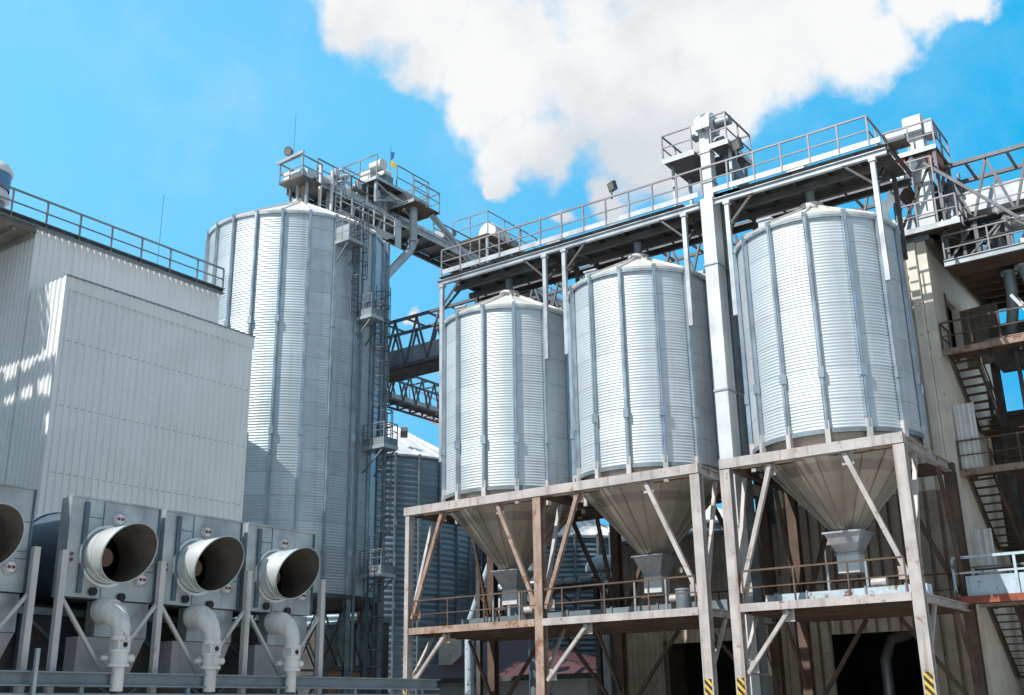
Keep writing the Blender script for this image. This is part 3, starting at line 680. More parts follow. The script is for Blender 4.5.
# ---------------------------------------------------------------- overhead catwalk above the three silos
cw = thing('overhead_catwalk', 'long railed conveyor gallery running across the tops of the three hopper silos', 'catwalk', (-19.5,37.4,20.5))
CX0, CX1, CY0, CY1 = -29.65, -9.45, 36.0, 38.95
for y, mt in ((CY0,'galv'),(CY1,'dark')):
    for xa, xb in ((CX0-.25, -16.65), (-16.0, CX1+.15)) if y == CY0 else ((CX0-.25, CX1+.15),):
        build('side_beam', MB().ibeam((xa,y,20.36),(xb,y,20.36),.16,.24,.03), mt, cw)
    for xa, xb in ((CX0, -16.65), (-16.0, CX1)) if y == CY0 else ((CX0, CX1),):
        build('toe_board', MB().box(xa,xb,y-.03,y+.03,20.76,20.98), 'galvl' if y == CY0 else 'galv', cw)
build('deck', MB().box(CX0,CX1,CY0+.8,CY1-.04,20.66,20.71), 'dark', cw)
for i, x in enumerate([CX0+.4+j*1.25 for j in range(17)]):
    if -16.9 < x < -15.8: x = -15.6
    build('joist', MB().ibeam((x,CY0+.09,20.56),(x,CY1-.09,20.56),.10,.16,.02), 'dark', cw)
    build('walkway_grating', MB().box(x-.622,x+.622,CY0+.05,CY0+.78,20.665,20.70), 'dark', cw)
rl = railing(cw, [(CX0,CY0-.02,20.85),(CX1-.4,CY0-.02,20.85),(CX1-.4,CY1,20.85)], 'rail', 1.1, 1.12, .032, (.52,))
railing(cw, [(CX0,CY0-.02,20.85),(CX0,CY1,20.85),(CX1-.4,CY1,20.85)], 'rail', 1.1, 1.4, .028, (.52,))
for cx, dz in ((-26.8,0),(-20.15,0),(-12.65,0)):
    for sx in (-1,1):
        x = cx+sx*2.83
        zb = 15.55 if not (cx == -26.8 and sx < 0) else 12.0
        build('post', MB().bar((x,CY0,zb),(x,CY0,20.24),.17,.15,(0,1,0)), 'galvl', cw)
        build('post_head', MB().bar((x,CY0,20.10),(x,CY0,20.238),.26,.22,(0,1,0)), 'galvl', cw)
        build('post', MB().bar((x,38.6,17.2),(x,38.6,20.5),.15,.15,(0,1,0)), 'dark', cw)
        ang = math.atan2(CY0-37.3, sx*2.83)
        for z in (16.0,17.4): build('post_bracket', MB().bar((x,CY0,z),(cx+2.95*math.cos(ang),37.3+2.95*math.sin(ang),z),.1,.1), 'galv', cw)
        build('knee_brace', MB().bar((x,CY0+.05,19.0),(x,CY0+1.3,20.4),.09), 'dark', cw)
        build('knee_brace', MB().bar((x,CY0,19.2),(x-sx*1.1,CY0,20.3),.08), 'dark', cw)
    for y in (36.9, 38.0):
        build('cross_girder', MB().bar((cx-2.8,y,20.3),(cx+2.8,y,20.3),.18,.22), 'dark', cw)
cc = build('conveyor_casing', MB().box(CX0+.3,CX1-.3,37.5,38.2,20.75,21.35), 'duct', cw)
for i in range(8): build('casing_flange', MB().box(CX0+1.2+i*2.5,CX0+1.26+i*2.5,37.45,38.25,20.74,21.40), 'galv', cc)
for x in (-24.5,-13.2): build('drive_box', MB().box(x-.35,x+.35,37.5,38.2,21.37,21.75), 'galvl', cc)
def flood(label, x, y, z, yaw=0., s=.42, base=1.0):
    t = thing('floodlight', label, 'floodlight', (x,y,z-base), 'square floodlights on the catwalk railing')
    d = Vector((-.35,-.85,-.30)).normalized(); c = Vector((x,y,z))
    build('bracket', MB().bar((x,y+.05,z-base),(x,y+.05,z-.05),.05,.05,(0,1,0)), 'dark', t)
    b = MB().bar(c-d*.02+Vector((0,0,0)), c-d*.16, s, s*.92); build('housing', b, 'dark', t)
    build('lens', MB().bar(c-d*.018, c+d*.005, s*.78, s*.70), 'lens', t)
flood('square floodlight on the catwalk railing above the middle hopper silo', -20.55, 35.98, 22.42, base=.55)
flood('square floodlight on the catwalk beside the elevator head platform', -14.95, 36.05, 22.5, s=.50, base=.6)

# bucket elevator in front of the catwalk
el = thing('bucket_elevator', 'tall pale bucket elevator duct between the middle and right hopper silos', 'elevator', (-16.2,36.2,0))
def leg_casing(t, x0, x1, y0, y1, z0, z1, mat='duct', step=4.9):
    lg = build('casing', MB().box(x0,x1,y0,y1,z0,z1), mat, t)
    z = z0+step*.55
    while z < z1-.3: build('casing_flange', MB().box(x0-.035,x1+.035,y0-.035,y1+.035,z,z+.07), 'galv', lg); z += step
    return lg
leg_casing(el, -16.52,-16.0,35.85,36.55,0,20.55,'duct',5.0)
leg_casing(el, -16.40,-15.98,36.75,37.3,0,20.5,'dgalv',5.0)
leg_casing(el, -16.42,-16.02,36.0,36.45,20.56,23.6,'duct',1.3)
hd = MB(); pr = [(-16.6,z,y) for y,z in ()]
hp = [(35.75,23.55),(36.75,23.55),(36.85,23.9),(36.72,24.22),(36.4,24.38),(36.05,24.3),(35.8,24.05)]
hd.prism([(-16.48,y,z) for y,z in hp], (.62,0,0)); ho = build('head_casing', hd, 'duct', el)
build('head_band', MB().prism([(-16.26,36.3+(y-36.3)*1.06,24.0+(z-24.0)*1.1) for y,z in hp], (.14,0,0)), 'dgalv', ho)
build('head_motor', MB().tube((-15.84,36.4,23.9),(-15.2,36.4,23.9),.2,14), 'dgalv', el)
build('gearbox', MB().box(-16.86,-16.50,36.1,36.6,23.5,23.95), 'galv', el)
build('discharge_chute', MB().bar((-15.9,36.7,23.4),(-15.3,37.4,21.4),.34,.34), 'dgalv', el)
pf = thing('elevator_platform', 'small railed platform round the head of the tall white bucket elevator', 'platform', (-16.6,37,22.6))
dk = MB(); dk.box(-18.0,-16.62,35.85,36.9,22.62,22.74); dk.box(-15.9,-15.2,35.85,36.9,22.62,22.74); dk.box(-16.6,-15.92,36.9,38.2,22.62,22.74); dk.box(-18.0,-16.62,36.92,38.2,22.62,22.74); dk.box(-15.9,-15.2,36.92,38.2,22.62,22.74)
build('deck', dk, 'dark', pf)
build('fascia', MB().box(-18.02,-16.6,35.80,35.84,22.56,22.78), 'galvl', pf); build('fascia', MB().box(-15.92,-15.18,35.80,35.84,22.56,22.78), 'galvl', pf); build('fascia', MB().box(-15.18,-15.14,35.80,38.2,22.56,22.78), 'galv', pf)
railing(pf, [(-18.0,38.2,22.74),(-18.0,35.86,22.74),(-16.7,35.86,22.74)], 'rail', 1.1, 1.3, .03)
railing(pf, [(-15.85,35.86,22.74),(-15.2,35.86,22.74),(-15.2,38.2,22.74),(-18.0,38.2,22.74)], 'rail', 1.25, 1.1, .03)
for x in (-17.8,-15.3): 
    build('post', MB().bar((x,37.8,20.7),(x,37.8,22.62),.12,.12,(0,1,0)), 'galv', pf)
    build('post', MB().bar((x,36.3,20.7),(x,36.3,22.62),.10,.10,(0,1,0)), 'galv', pf)

# ---------------------------------------------------------------- gallery on top of the tall silo
gl = thing('roof_conveyor_gallery', 'railed conveyor gallery leaving the roof of the tallest silo', 'conveyor', (-41.9,50,30.5))
GX0, GX1, GY0, GY1, GZ = -43.3, -40.9, 38.6, 66, 30.75
for x in (GX0,GX1): build('side_beam', MB().ibeam((x,GY0,GZ-.2),(x,GY1,GZ-.2),.16,.34,.03), 'galv' if x == GX1 else 'dark', gl)
build('deck', MB().box(GX0+.1,GX1-.1,GY0,GY1,GZ-.02,GZ+.03), 'dark', gl)
for i in range(18): build('joist', MB().ibeam((GX0+.09,GY0+.5+i*1.5,GZ-.18),(GX1-.09,GY0+.5+i*1.5,GZ-.18),.12,.2,.02), 'dark', gl)
ca = build('conveyor_casing', MB().box(-42.5,-41.7,GY0,GY1,GZ+.1,GZ+.8), 'duct', gl)
for i in range(9): build('casing_flange', MB().box(-42.56,-41.64,GY0+1+i*3,GY0+1.08+i*3,GZ+.08,GZ+.86), 'galv', ca)
railing(gl, [(GX1,GY0,GZ),(GX1,46.8,GZ)], 'dgalv', 1.15, 1.3, .035, (.55,))
railing(gl, [(GX1,48.8,GZ),(GX1,GY1,GZ)], 'dgalv', 1.15, 1.9, .035, (.55,))
railing(gl, [(GX0,GY0,GZ),(GX0,GY1,GZ)], 'dgalv', 1.15, 2.2, .03, (.55,))
for y in (39.8,41.8): 
    for x in (GX0+.3,GX1-.3): build('gallery_leg', MB().bar((x,y,27.0),(x,y,GZ-.38),.14,.14,(0,1,0)), 'galv', gl)
for x in (GX0+.2,GX1-.2):
    build('gallery_leg', MB().bar((x,44.2,GZ-.4),(x,42.2,25.7),.16,.16,(1,0,0)), 'galv', gl)
ep_ = thing('roof_end_platform', 'small railed platform with a motor over the apex of the tallest silo roof', 'platform', (-41.6,37.5,29.9))
build('deck', MB().box(-42.1,-40.3,36.9,38.4,29.55,29.68), 'dark', ep_)
railing(ep_, [(-40.3,38.4,29.68),(-40.3,36.95,29.68),(-42.1,36.95,29.68),(-42.1,38.4,29.68)], 'dgalv', 1.15, 1.5, .035, (.55,))
build('top_bar', MB().bar((-40.2,36.9,31.0),(-42.3,36.9,30.9),.12,.16), 'galv', ep_)
for x in (-41.9,-41.3,-40.6): build('post', MB().bar((x,37.6,27.6),(x,37.6,29.54),.13,.13,(0,1,0)), 'galv', ep_)
mo = build('motor', MB().tube((-41.5,37.4,30.05),(-40.7,37.4,30.05),.28,16), 'galvl', ep_); build('motor_base', MB().box(-41.6,-40.6,37.1,37.7,29.69,29.76), 'dark', mo)
build('gear_box', MB().box(-41.95,-41.52,37.1,37.7,29.7,30.3), 'white', ep_)
build('spout', MB().tube((-41.2,38.0,28.6),(-41.2,38.0,29.54),.26,14), 'rusty', ep_)
ld = thing('access_ladder', 'white pole access ladder with a hoop on top, on the roof of the tallest silo', 'ladder', (-40.9,39.2,27.6))
for y in (38.6,39.5): build('pole', MB().bar((-40.6,y,27.3),(-40.6,y,31.0),.13,.13,(0,1,0)), 'white', ld)
ladder(ld, -40.65,40.1,27.6,30.6,(1,0),'galv', name='ladder_rungs')
fl = thing('round_floodlight', 'round floodlight on a thin pole above the tallest silo roof', 'floodlight', (-41.4,36.9,31.0))
build('pole', MB().tube((-41.4,36.9,31.03),(-41.4,36.9,31.2),.03,8), 'dark', fl)
d = Vector((.2,-.9,-.3)).normalized(); c = Vector((-41.4,36.9,31.38))
lh = build('lamp_head', MB().tube(c+d*.1, c-d*.18, .27, 20, .17), 'dark', fl); build('lens', MB().tube(c+d*.101, c+d*.115, .21, 20), 'lens', lh)
tag(build('antenna', MB().tube((-41.0,36.9,31.05),(-41.0,36.9,33.6),.010,6), 'dark'), 'thin whip antenna beside the round floodlight on the tallest silo', 'antenna')

# side stair from the gallery down to the roof (white stringers)
st = thing('roof_walkway', 'light railed walkway on the tallest silo roof just below the conveyor gallery', 'walkway', (-40.0,41.5,28.4))
build('deck', MB().box(-40.5,-39.8,39.4,44.0,28.30,28.36), 'galv', st)
for zr in (28.9,29.45): build('handrail', MB().bar((-39.8,39.4,zr),(-39.8,44.0,zr),.055), 'galvl', st)
for j in range(6): build('railing_post', MB().bar((-39.8,39.45+j*.9,28.2),(-39.8,39.45+j*.9,29.42),.07,.07,(0,1,0)), 'galvl', st)
for y in (39.6,41.2,42.4): build('walkway_leg', MB().bar((-40.3,y,26.2),(-40.3,y,28.29),.09,.09,(0,1,0)), 'dgalv', st)
build('end_panel', MB().box(-39.84,-39.78,44.0,44.5,27.7,29.45), 'galvl', st)

# motor tower on the gallery
mt = thing('drive_tower', 'two level railed drive platform with white motor on the gallery beside the tallest silo', 'platform', (-41.5,45.3,30.8))
for x in (-42.9,-40.5):
    for y in (43.0,46.4): build('post', MB().bar((x,y,GZ+.03),(x,y,32.2),.16,.16,(0,1,0)), 'galv', mt)
build('deck', MB().box(-43.1,-40.3,42.8,47.6,32.2,32.3), 'dark', mt)
build('fascia', MB().box(-40.3,-40.26,42.8,47.6,32.14,32.34), 'galv', mt); build('fascia', MB().box(-43.1,-40.3,42.76,42.8,32.14,32.34), 'galvl', mt)
railing(mt, [(-43.1,47.6,32.3),(-43.1,42.84,32.3),(-40.32,42.84,32.3)], 'dgalv', 1.5, 1.4, .03, (.7,))
railing(mt, [(-40.32,44.6,32.3),(-40.32,47.6,32.3),(-43.1,47.6,32.3)], 'dgalv', 1.5, 1.4, .03, (.7,))
build('deck', MB().box(-41.2,-39.2,44.9,47.3,31.2,31.3), 'brown', mt)
railing(mt, [(-39.2,44.9,31.3),(-39.2,47.3,31.3),(-41.2,47.3,31.3)], 'dgalv', 1.3, 1.2, .03, (.65,))
build('fascia', MB().box(-41.2,-39.16,44.86,44.9,31.15,31.34), 'galvl', mt)
hm = build('head_casing', MB().box(-42.2,-41.4,43.4,44.8,32.31,33.4), 'white', mt)
build('motor', MB().tube((-41.38,43.6,33.5),(-40.5,43.6,33.5),.34,16), 'white', hm)
build('motor', MB().tube((-41.6,44.5,33.72),(-41.6,45.2,33.72),.32,16), 'white', hm)
build('gearbox', MB().box(-41.39,-40.7,44.0,44.7,32.31,33.1), 'dgalv', hm)
for x in (-42.3,-41.3): build('casing', MB().box(x-.28,x+.28,44.0,44.6,GZ+.04,32.19), 'galv', mt)
build('hopper', MB().frustum((-41.0,-40.0,45.2,46.4,32.15),(-40.7,-40.3,45.6,46.1,31.32)), 'galvl', mt)
build('chute', MB().bar((-41.2,44.6,32.1),(-40.4,45.6,31.3),.4,.4), 'white', mt)
for p0, p1 in (((-40.5,43.0,30.9),(-40.5,46.4,32.1)),((-40.5,46.4,30.9),(-40.5,43.0,32.1))): build('brace', MB().bar(p0,p1,.09), 'galv', mt)
fp = thing('flag', 'tiny blue and yellow flag on a thin pole above the drive tower', 'flag', (-41.5,45.3,32.3))
build('pole', MB().tube((-41.5,45.3,32.31),(-41.5,45.3,35.8),.012,6), 'dark', fp)
build('cloth', MB().prism([(-41.48,45.32,34.8),(-41.35,45.42,34.95),(-41.3,45.45,35.35),(-41.48,45.32,35.4)], (.02,-.02,0)), 'flagblue', fp, 'blue upper half')
build('cloth', MB().prism([(-41.48,45.32,34.4),(-41.2,45.6,34.25),(-41.28,45.5,34.65),(-41.48,45.32,34.79)], (.02,-.02,0)), 'flagyellow', fp, 'yellow lower half')
sp = thing('spout_pipe', 'grey bent grain spout pipe dropping from the drive tower to the tallest silo', 'pipe', (-39.9,45.6,28))
build('pipe', MB().path([(-39.9,45.7,31.2),(-39.9,45.7,28.95),(-39.9,45.6,28.6),(-39.9,45.35,28.2),(-39.7,42.9,25.6)], .25, 14), 'galv', sp)
build('pipe_collar', MB().tube((-39.9,45.7,28.95),(-39.9,45.7,29.1),.33,14), 'galv', sp)
sp2 = tag(build('spout_pipe', MB().path([(-39.6,47.0,31.2),(-38.9,50.0,28.9),(-37.8,54.5,24.8)], .2, 12), 'galv'), 'grey slanting spout pipe below the gallery, right of the bent spout', 'pipe')
m2 = thing('conveyor_drive', 'railed conveyor drive with round white drum at the far end of the roof gallery', 'drive', (-41.5,56,31))
build('deck', MB().box(-43.2,-40.2,53.6,59.4,32.4,32.5), 'brown', m2)
for x in (-43,-40.4):
    for y in (53.8,56.5,59.2): build('post', MB().bar((x,y,GZ),(x,y,32.4),.14,.14,(0,1,0)), 'galv', m2)
railing(m2, [(-43.2,53.6,32.5),(-40.2,53.6,32.5),(-40.2,59.4,32.5),(-43.2,59.4,32.5)], 'dgalv', 1.6, 1.8, .03, (.8,))
build('drum', MB().tube((-41.0,54.6,33.1),(-41.0,56.3,33.1),.72,20), 'white', m2)
build('motor', MB().tube((-40.9,56.6,33.0),(-40.9,57.6,33.0),.5,16), 'dgalv', m2)
build('gearbox', MB().box(-42.4,-41.6,56.5,58.2,32.5,33.7), 'galv', m2)
build('chute', MB().bar((-40.8,58.0,32.9),(-40.3,58.9,30.8),.5,.5), 'galvl', m2)

for o_ in (gl, mt, fp, sp, sp2, m2): o_.location.z -= .38

# ---------------------------------------------------------------- truss bridges
tr = thing('truss_bridge', 'long dark lattice conveyor bridge passing behind the hopper silo tops', 'conveyor bridge', (-23,44,20))
truss_x(tr, -52, 6, 42.9, 44.7, 19.75, 22.45, 1.55, 'trussm', .15, .10)
build('conveyor_casing', MB().box(-52,-10.2,43.35,44.25,20.05,20.95), 'galvl', tr)
build('conveyor_casing', MB().box(-9.2,6,43.35,44.25,20.45,21.35), 'galvl', tr)
wk = MB(); wk.box(-52,6,43.0,44.6,19.62,19.68); build('walkway', wk, 'dark', tr)
t2 = thing('truss_bridge', 'lower slim lattice conveyor bridge between the tallest silo and the left hopper silo', 'conveyor bridge', (-40.8,52,19))
truss_y(t2, 43.2, 75, -41.6, -40.2, 18.6, 20.35, 1.1, 'trussm', .11, .08)
build('conveyor_casing', MB().box(-41.1,-40.7,43.2,75,18.85,19.15), 'duct', t2)
build('walkway', MB().box(-41.2,-40.6,43.2,75,18.66,18.70), 'dark', t2)
sc = thing('inclined_conveyor', 'pale slanting railed conveyor above the white conical roof in the background', 'conveyor', (-46,58,20))
a = Vector((-50,55,22.8)); b = Vector((-42,60.5,17.5))
build('casing', MB().bar(a,b,.7,.5), 'duct', sc)
build('handrail', MB().bar(a+Vector((.5,-.3,1.2)),b+Vector((.5,-.3,1.2)),.06), 'dgalv', sc)
for j in range(9): q = a+(b-a)*j/8+Vector((.5,-.3,0)); build('baluster', MB().bar(q,q+Vector((0,0,1.2)),.06,.06,(0,1,0)), 'dgalv', sc)

# ---------------------------------------------------------------- background
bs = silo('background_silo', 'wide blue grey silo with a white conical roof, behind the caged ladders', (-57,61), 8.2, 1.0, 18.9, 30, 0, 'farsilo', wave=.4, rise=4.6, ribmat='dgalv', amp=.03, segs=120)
rh = MB(); rh.bar((-50.9,57.6,20.6),(-50.6,57.3,21.0),.5,.5); build('roof_vent', rh, 'dark', bs)
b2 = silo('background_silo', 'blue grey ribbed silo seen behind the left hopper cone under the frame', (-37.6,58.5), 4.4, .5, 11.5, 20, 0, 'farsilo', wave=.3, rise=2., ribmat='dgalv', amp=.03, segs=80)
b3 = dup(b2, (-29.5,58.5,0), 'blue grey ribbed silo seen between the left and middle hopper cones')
wh = thing('background_warehouse', 'long dark blue grey ribbed warehouse far behind the hopper cones', 'warehouse', (-32,68,0))
build('wall', MB().corrugated((-56,66),(-14,66),0,13.5,(0,-1),.6,.08,.1), 'barrel', wh)
build('roof', MB().box(-56.2,-13.8,65.8,72,13.503,13.8), 'dgalv', wh)
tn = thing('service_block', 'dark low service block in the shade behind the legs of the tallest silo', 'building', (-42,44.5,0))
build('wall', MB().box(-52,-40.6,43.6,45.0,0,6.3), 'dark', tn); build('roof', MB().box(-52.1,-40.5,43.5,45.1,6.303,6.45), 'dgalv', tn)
bw = thing('brick_store', 'small orange brick store glimpsed between the legs of the tallest silo', 'store', (-39.5,41.0,0))
build('wall', MB().box(-40.6,-38.6,40.6,41.6,0,3.8), 'brick', bw); build('roof', MB().box(-40.8,-38.4,40.5,41.7,3.803,3.95), 'dark', bw)
rw = thing('dark_shed', 'dark brick shed behind the zigzag staircase at the right edge', 'shed', (-4,49,0))
build('wall', MB().box(-9.9,-3.4,48.8,53,0,13.2), 'brown', rw); build('roof', MB().box(-9.8,-3.2,48.6,53.2,13.203,13.4), 'dark', rw)
r2 = thing('dark_shed', 'low dark shed beyond the red edged walkway at the right edge', 'shed', (0,50,0))
build('wall', MB().box(-3.35,6,50,54,0,9.0), 'brown', r2); build('roof', MB().box(-3.3,6.1,49.8,54.1,9.003,9.15), 'dark', r2)
hut = thing('red_roofed_hut', 'low hut with dark red hipped roof and pale chimney behind the left support frame', 'hut', (-34,48,0))
build('wall', MB().box(-39.4,-29.0,46.2,52.5,0,3.34), 'trim', hut)
rfm = MB(); e0 = [(-40.2,45.3,3.35),(-28.0,45.3,3.35),(-28.0,53.4,3.35),(-40.2,53.4,3.35)]; rfm.add(e0+[(-36.4,48.8,5.5),(-35.0,48.8,5.5)], [(0,1,5,4),(1,2,5),(2,3,4,5),(3,0,4),(3,2,1,0)])
rfo = build('roof', rfm, 'red', hut)
build('eave_board', MB().box(-40.22,-27.98,45.24,45.29,3.13,3.37), 'dark', rfo)
build('chimney', MB().box(-38.4,-37.5,46.5,47.3,3.6,6.0), 'tan', rfo)
for x in (-36.5,-34,-31.5): build('window', MB().box(x-.5,x+.5,46.15,46.19,1.2,2.5), 'dark', hut)
dc = thing('dust_duct', 'pale dust duct with domed cap and slanting pipe between the left and middle hoppers', 'duct', (-26.5,45,0))
build('pipe', MB().path([(-27.0,45,0),(-27.0,45,8.0)], .3, 14), 'galv', dc)
build('dome_cap', MB().lathe([(.95,7.9),(.95,8.15),(.75,8.45),(.4,8.62),(.001,8.68)], 20, (-27.0,45), cap0=True), 'galvl', dc)
build('slant_pipe', MB().path([(-26.6,44.6,7.8),(-26.3,44.2,7.2),(-25.1,43.6,4.6)], .26, 14), 'galvl', dc)
for i, (x,y,zt,rr,lb) in enumerate(((-25.9,46.5,9.5,.16,'thin blue vertical pipe left of the middle hopper cone'),(-29.8,43.0,9,.2,'blue grey vertical pipe behind the left hopper cone'),(-31.0,44.5,8,.14,'thin grey vertical pipe behind the left end of the frame'))):
    tag(build('vertical_pipe', MB().tube((x,y,0),(x,y,zt),rr,10), 'bluerail' if i == 0 else 'dgalv'), lb, 'pipe')
pd = tag(build('slanting_pipe', MB().path([(-31.2,41.8,8.6),(-32.6,42.5,6.9),(-33.4,42.9,5.9),(-33.6,43.0,5.3),(-33.6,43.0,0.0)], .22, 12), 'bluerail'), 'pale slanting spout pipe left of the left hopper cone', 'pipe')

# ---------------------------------------------------------------- right building
rb = thing('ribbed_tower', 'tan ribbed and cream rendered tower building behind the right hopper silo', 'building', (-13,45,0))
WY = 42.2
def rib_wall(x0,x1,z0,z1,mat='tan'):
    for za, zb, m_, dd in ((z0,min(z1,9.3),'tanshade',.10),(max(z0,9.303),z1,mat,.13)): build('wall', MB().corrugated((x0,WY),(x1,WY),za,zb,(0,-1),.46,dd+.09,.06,None,(.26,.30,.96)), m_, rb)  # lower part takes the cladding copy with shade in its colour
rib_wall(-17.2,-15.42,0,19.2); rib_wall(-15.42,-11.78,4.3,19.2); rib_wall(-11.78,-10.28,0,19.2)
build('corner_pilaster', MB().box(-10.26,-9.90,WY-.08,WY+.3,0,19.2), 'tan', rb)
build('wall', MB().box(-10.2,-9.96,WY+.31,52,0,15.2), 'stucco', rb)
build('wall', MB().box(-10.2,-9.96,WY+.31,44.3,15.2,19.2), 'stucco', rb); build('wall', MB().box(-10.2,-9.96,46.2,52,15.2,19.2), 'stucco', rb); build('wall', MB().box(-10.2,-9.96,44.3,46.2,17.5,19.2), 'stucco', rb)
build('wall', MB().box(-17.2,-10.2,51.8,52,0,19.2), 'stucco', rb); build('wall', MB().box(-17.2,-17.0,WY+.07,51.8,0,19.2), 'tan', rb)
build('roof', MB().box(-17.4,-9.7,WY-.18,52.2,19.203,19.42), 'dgalv', rb)
build('roof_edge', MB().box(-9.74,-9.56,WY-.16,52.2,19.0,19.2), 'brown', rb)
dr = build('door', MB().corrugated((-9.90,46.25),(-8.35,46.0),14.9,17.4,(0,-1),.3,.03,.04), 'wood', rb)
build('door_frame', MB().box(-9.955,-9.90,44.2,44.3,14.9,17.6), 'dark', rb)
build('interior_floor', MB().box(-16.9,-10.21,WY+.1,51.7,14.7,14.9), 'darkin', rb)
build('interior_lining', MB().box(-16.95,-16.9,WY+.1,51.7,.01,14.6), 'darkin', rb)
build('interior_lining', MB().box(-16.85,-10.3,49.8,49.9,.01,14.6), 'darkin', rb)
# conduit clips / vertical pipes on the ribbed face
lw = thing('ribbed_shed', 'low tan ribbed shed wall with a dark doorway behind the middle hopper silo', 'shed', (-21,45,0))
def rib_wall2(x0,x1,z0,z1): build('wall', MB().corrugated((x0,42.4),(x1,42.4),z0,z1,(0,-1),.28,.06,.06), 'tanshade', lw)
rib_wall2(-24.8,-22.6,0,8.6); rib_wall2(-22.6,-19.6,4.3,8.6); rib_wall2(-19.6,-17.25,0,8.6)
build('wall', MB().box(-24.8,-24.7,42.47,52,0,8.6), 'tanshade', lw); build('wall', MB().box(-24.8,-17.25,51.9,52,0,8.6), 'darkin', lw)
build('roof', MB().box(-24.95,-17.22,42.2,52.1,8.603,8.75), 'dgalv', lw)
build('door_frame', MB().box(-22.72,-22.6,42.28,42.36,0,4.42), 'brown', lw)
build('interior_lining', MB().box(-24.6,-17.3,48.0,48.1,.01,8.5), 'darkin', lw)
# equipment on the shed roof: braced dark tower and pipes behind silos
lt = thing('lattice_tower', 'dark lattice elevator tower seen between the middle and right hopper silos', 'tower', (-17.9,43.5,8.75))
for x in (-18.8,-17.5):
    for y in (42.9,44.3): build('tower_leg', MB().bar((x,y,8.76),(x,y,19.6),.14,.14,(0,1,0)), 'dark', lt)
z = 8.9
lb = MB()
while z < 19:
    for y in (42.9,44.3): lb.bar((-18.8,y,z),(-17.5,y,z),.09); lb.bar((-18.8,y,z),(-17.5,y,z+1.4),.07)
    lb.bar((-18.8,42.9,z),(-18.8,44.3,z),.09); lb.bar((-17.5,42.9,z),(-17.5,44.3,z+1.4),.07); z += 1.5
build('lattice', lb, 'dark', lt)
build('casing', MB().box(-18.5,-17.9,43.3,43.9,8.76,21.5), 'brown', lt)

# right elevator with its platforms, standing on the tower roof
e2 = thing('bucket_elevator', 'white bucket elevator head rising from the tower roof at the right', 'elevator', (-9.6,42.6,19.4))
leg_casing(e2, -10.05,-9.42,42.3,42.9,19.43,24.0,'duct',1.5)
hp2 = [(42.1,24.0),(43.2,24.0),(43.2,24.7),(42.95,24.85),(42.3,24.85),(42.1,24.7)]
build('head_casing', MB().prism([(-10.1,y,z) for y,z in hp2], (.72,0,0)), 'duct', e2)
build('head_motor', MB().tube((-10.12,42.6,24.2),(-10.9,42.6,24.2),.3,16), 'galvl', e2)
build('gearbox', MB().box(-9.37,-9.0,42.3,43.1,23.9,24.5), 'galv', e2)
q1 = thing('elevator_platform', 'railed platform with brown brackets round the right elevator head', 'platform', (-9.6,42.6,23))
dk = MB(); dk.box(-10.9,-10.1,41.9,44.2,22.95,23.07); dk.box(-9.38,-8.9,41.9,44.2,22.95,23.07); dk.box(-10.1,-9.38,42.95,44.2,22.95,23.07); dk.box(-10.1,-9.38,41.9,42.25,22.95,23.07)
build('deck', dk, 'brown', q1)
build('fascia', MB().box(-10.92,-8.88,41.86,41.9,22.9,23.1), 'galv', q1)
railing(q1, [(-10.9,44.2,23.07),(-10.9,41.92,23.07),(-8.92,41.92,23.07),(-8.92,44.2,23.07)], 'rail', 1.15, 1.0, .032)
for x in (-10.8,-9.0):
    for y in (42.0,44.1): build('post', MB().bar((x,y,19.43),(x,y,22.95),.13,.13,(0,1,0)), 'trussm', q1)
build('brace', MB().bar((-10.8,42.0,19.6),(-9.0,42.0,22.8),.09), 'dark', q1); build('brace', MB().bar((-9.0,42.0,19.6),(-9.0,44.1,22.8),.09), 'dark', q1)
build('bracket', MB().box(-10.7,-10.15,41.95,42.5,22.3,22.94), 'redsteel', q1); build('bracket', MB().box(-9.3,-8.95,42.0,43.2,22.4,22.94), 'redsteel', q1)
build('chute', MB().bar((-9.9,42.2,22.8),(-10.7,41.5,21.2),.4,.4), 'galvl', q1)
build('chute', MB().bar((-10.7,41.6,21.3),(-11.3,41.2,20.2),.35,.35), 'galv', q1)
q2 = thing('roof_platform', 'railed access platform on the tower roof below the right elevator head', 'platform', (-9.5,42,19.5))
build('deck', MB().box(-10.7,-8.4,41.6,43.9,19.43,19.54), 'brown', q2)
build('fascia', MB().box(-10.72,-8.36,41.56,41.6,19.38,19.6), 'galv', q2)
railing(q2, [(-10.7,41.62,19.54),(-8.42,41.62,19.54),(-8.42,43.9,19.54)], 'rail', 1.1, .8, .032)
railing(q2, [(-10.7,43.5,21.5),(-10.7,41.62,21.5),(-9.1,41.62,21.5)], 'rail', 1.0, .8, .03)
build('deck', MB().box(-10.7,-10.1,41.6,43.5,21.4,21.5), 'brown', q2)
build('brace', MB().bar((-9.4,41.7,22.3),(-6.3,41.7,19.0),.12), 'trussm', q2)
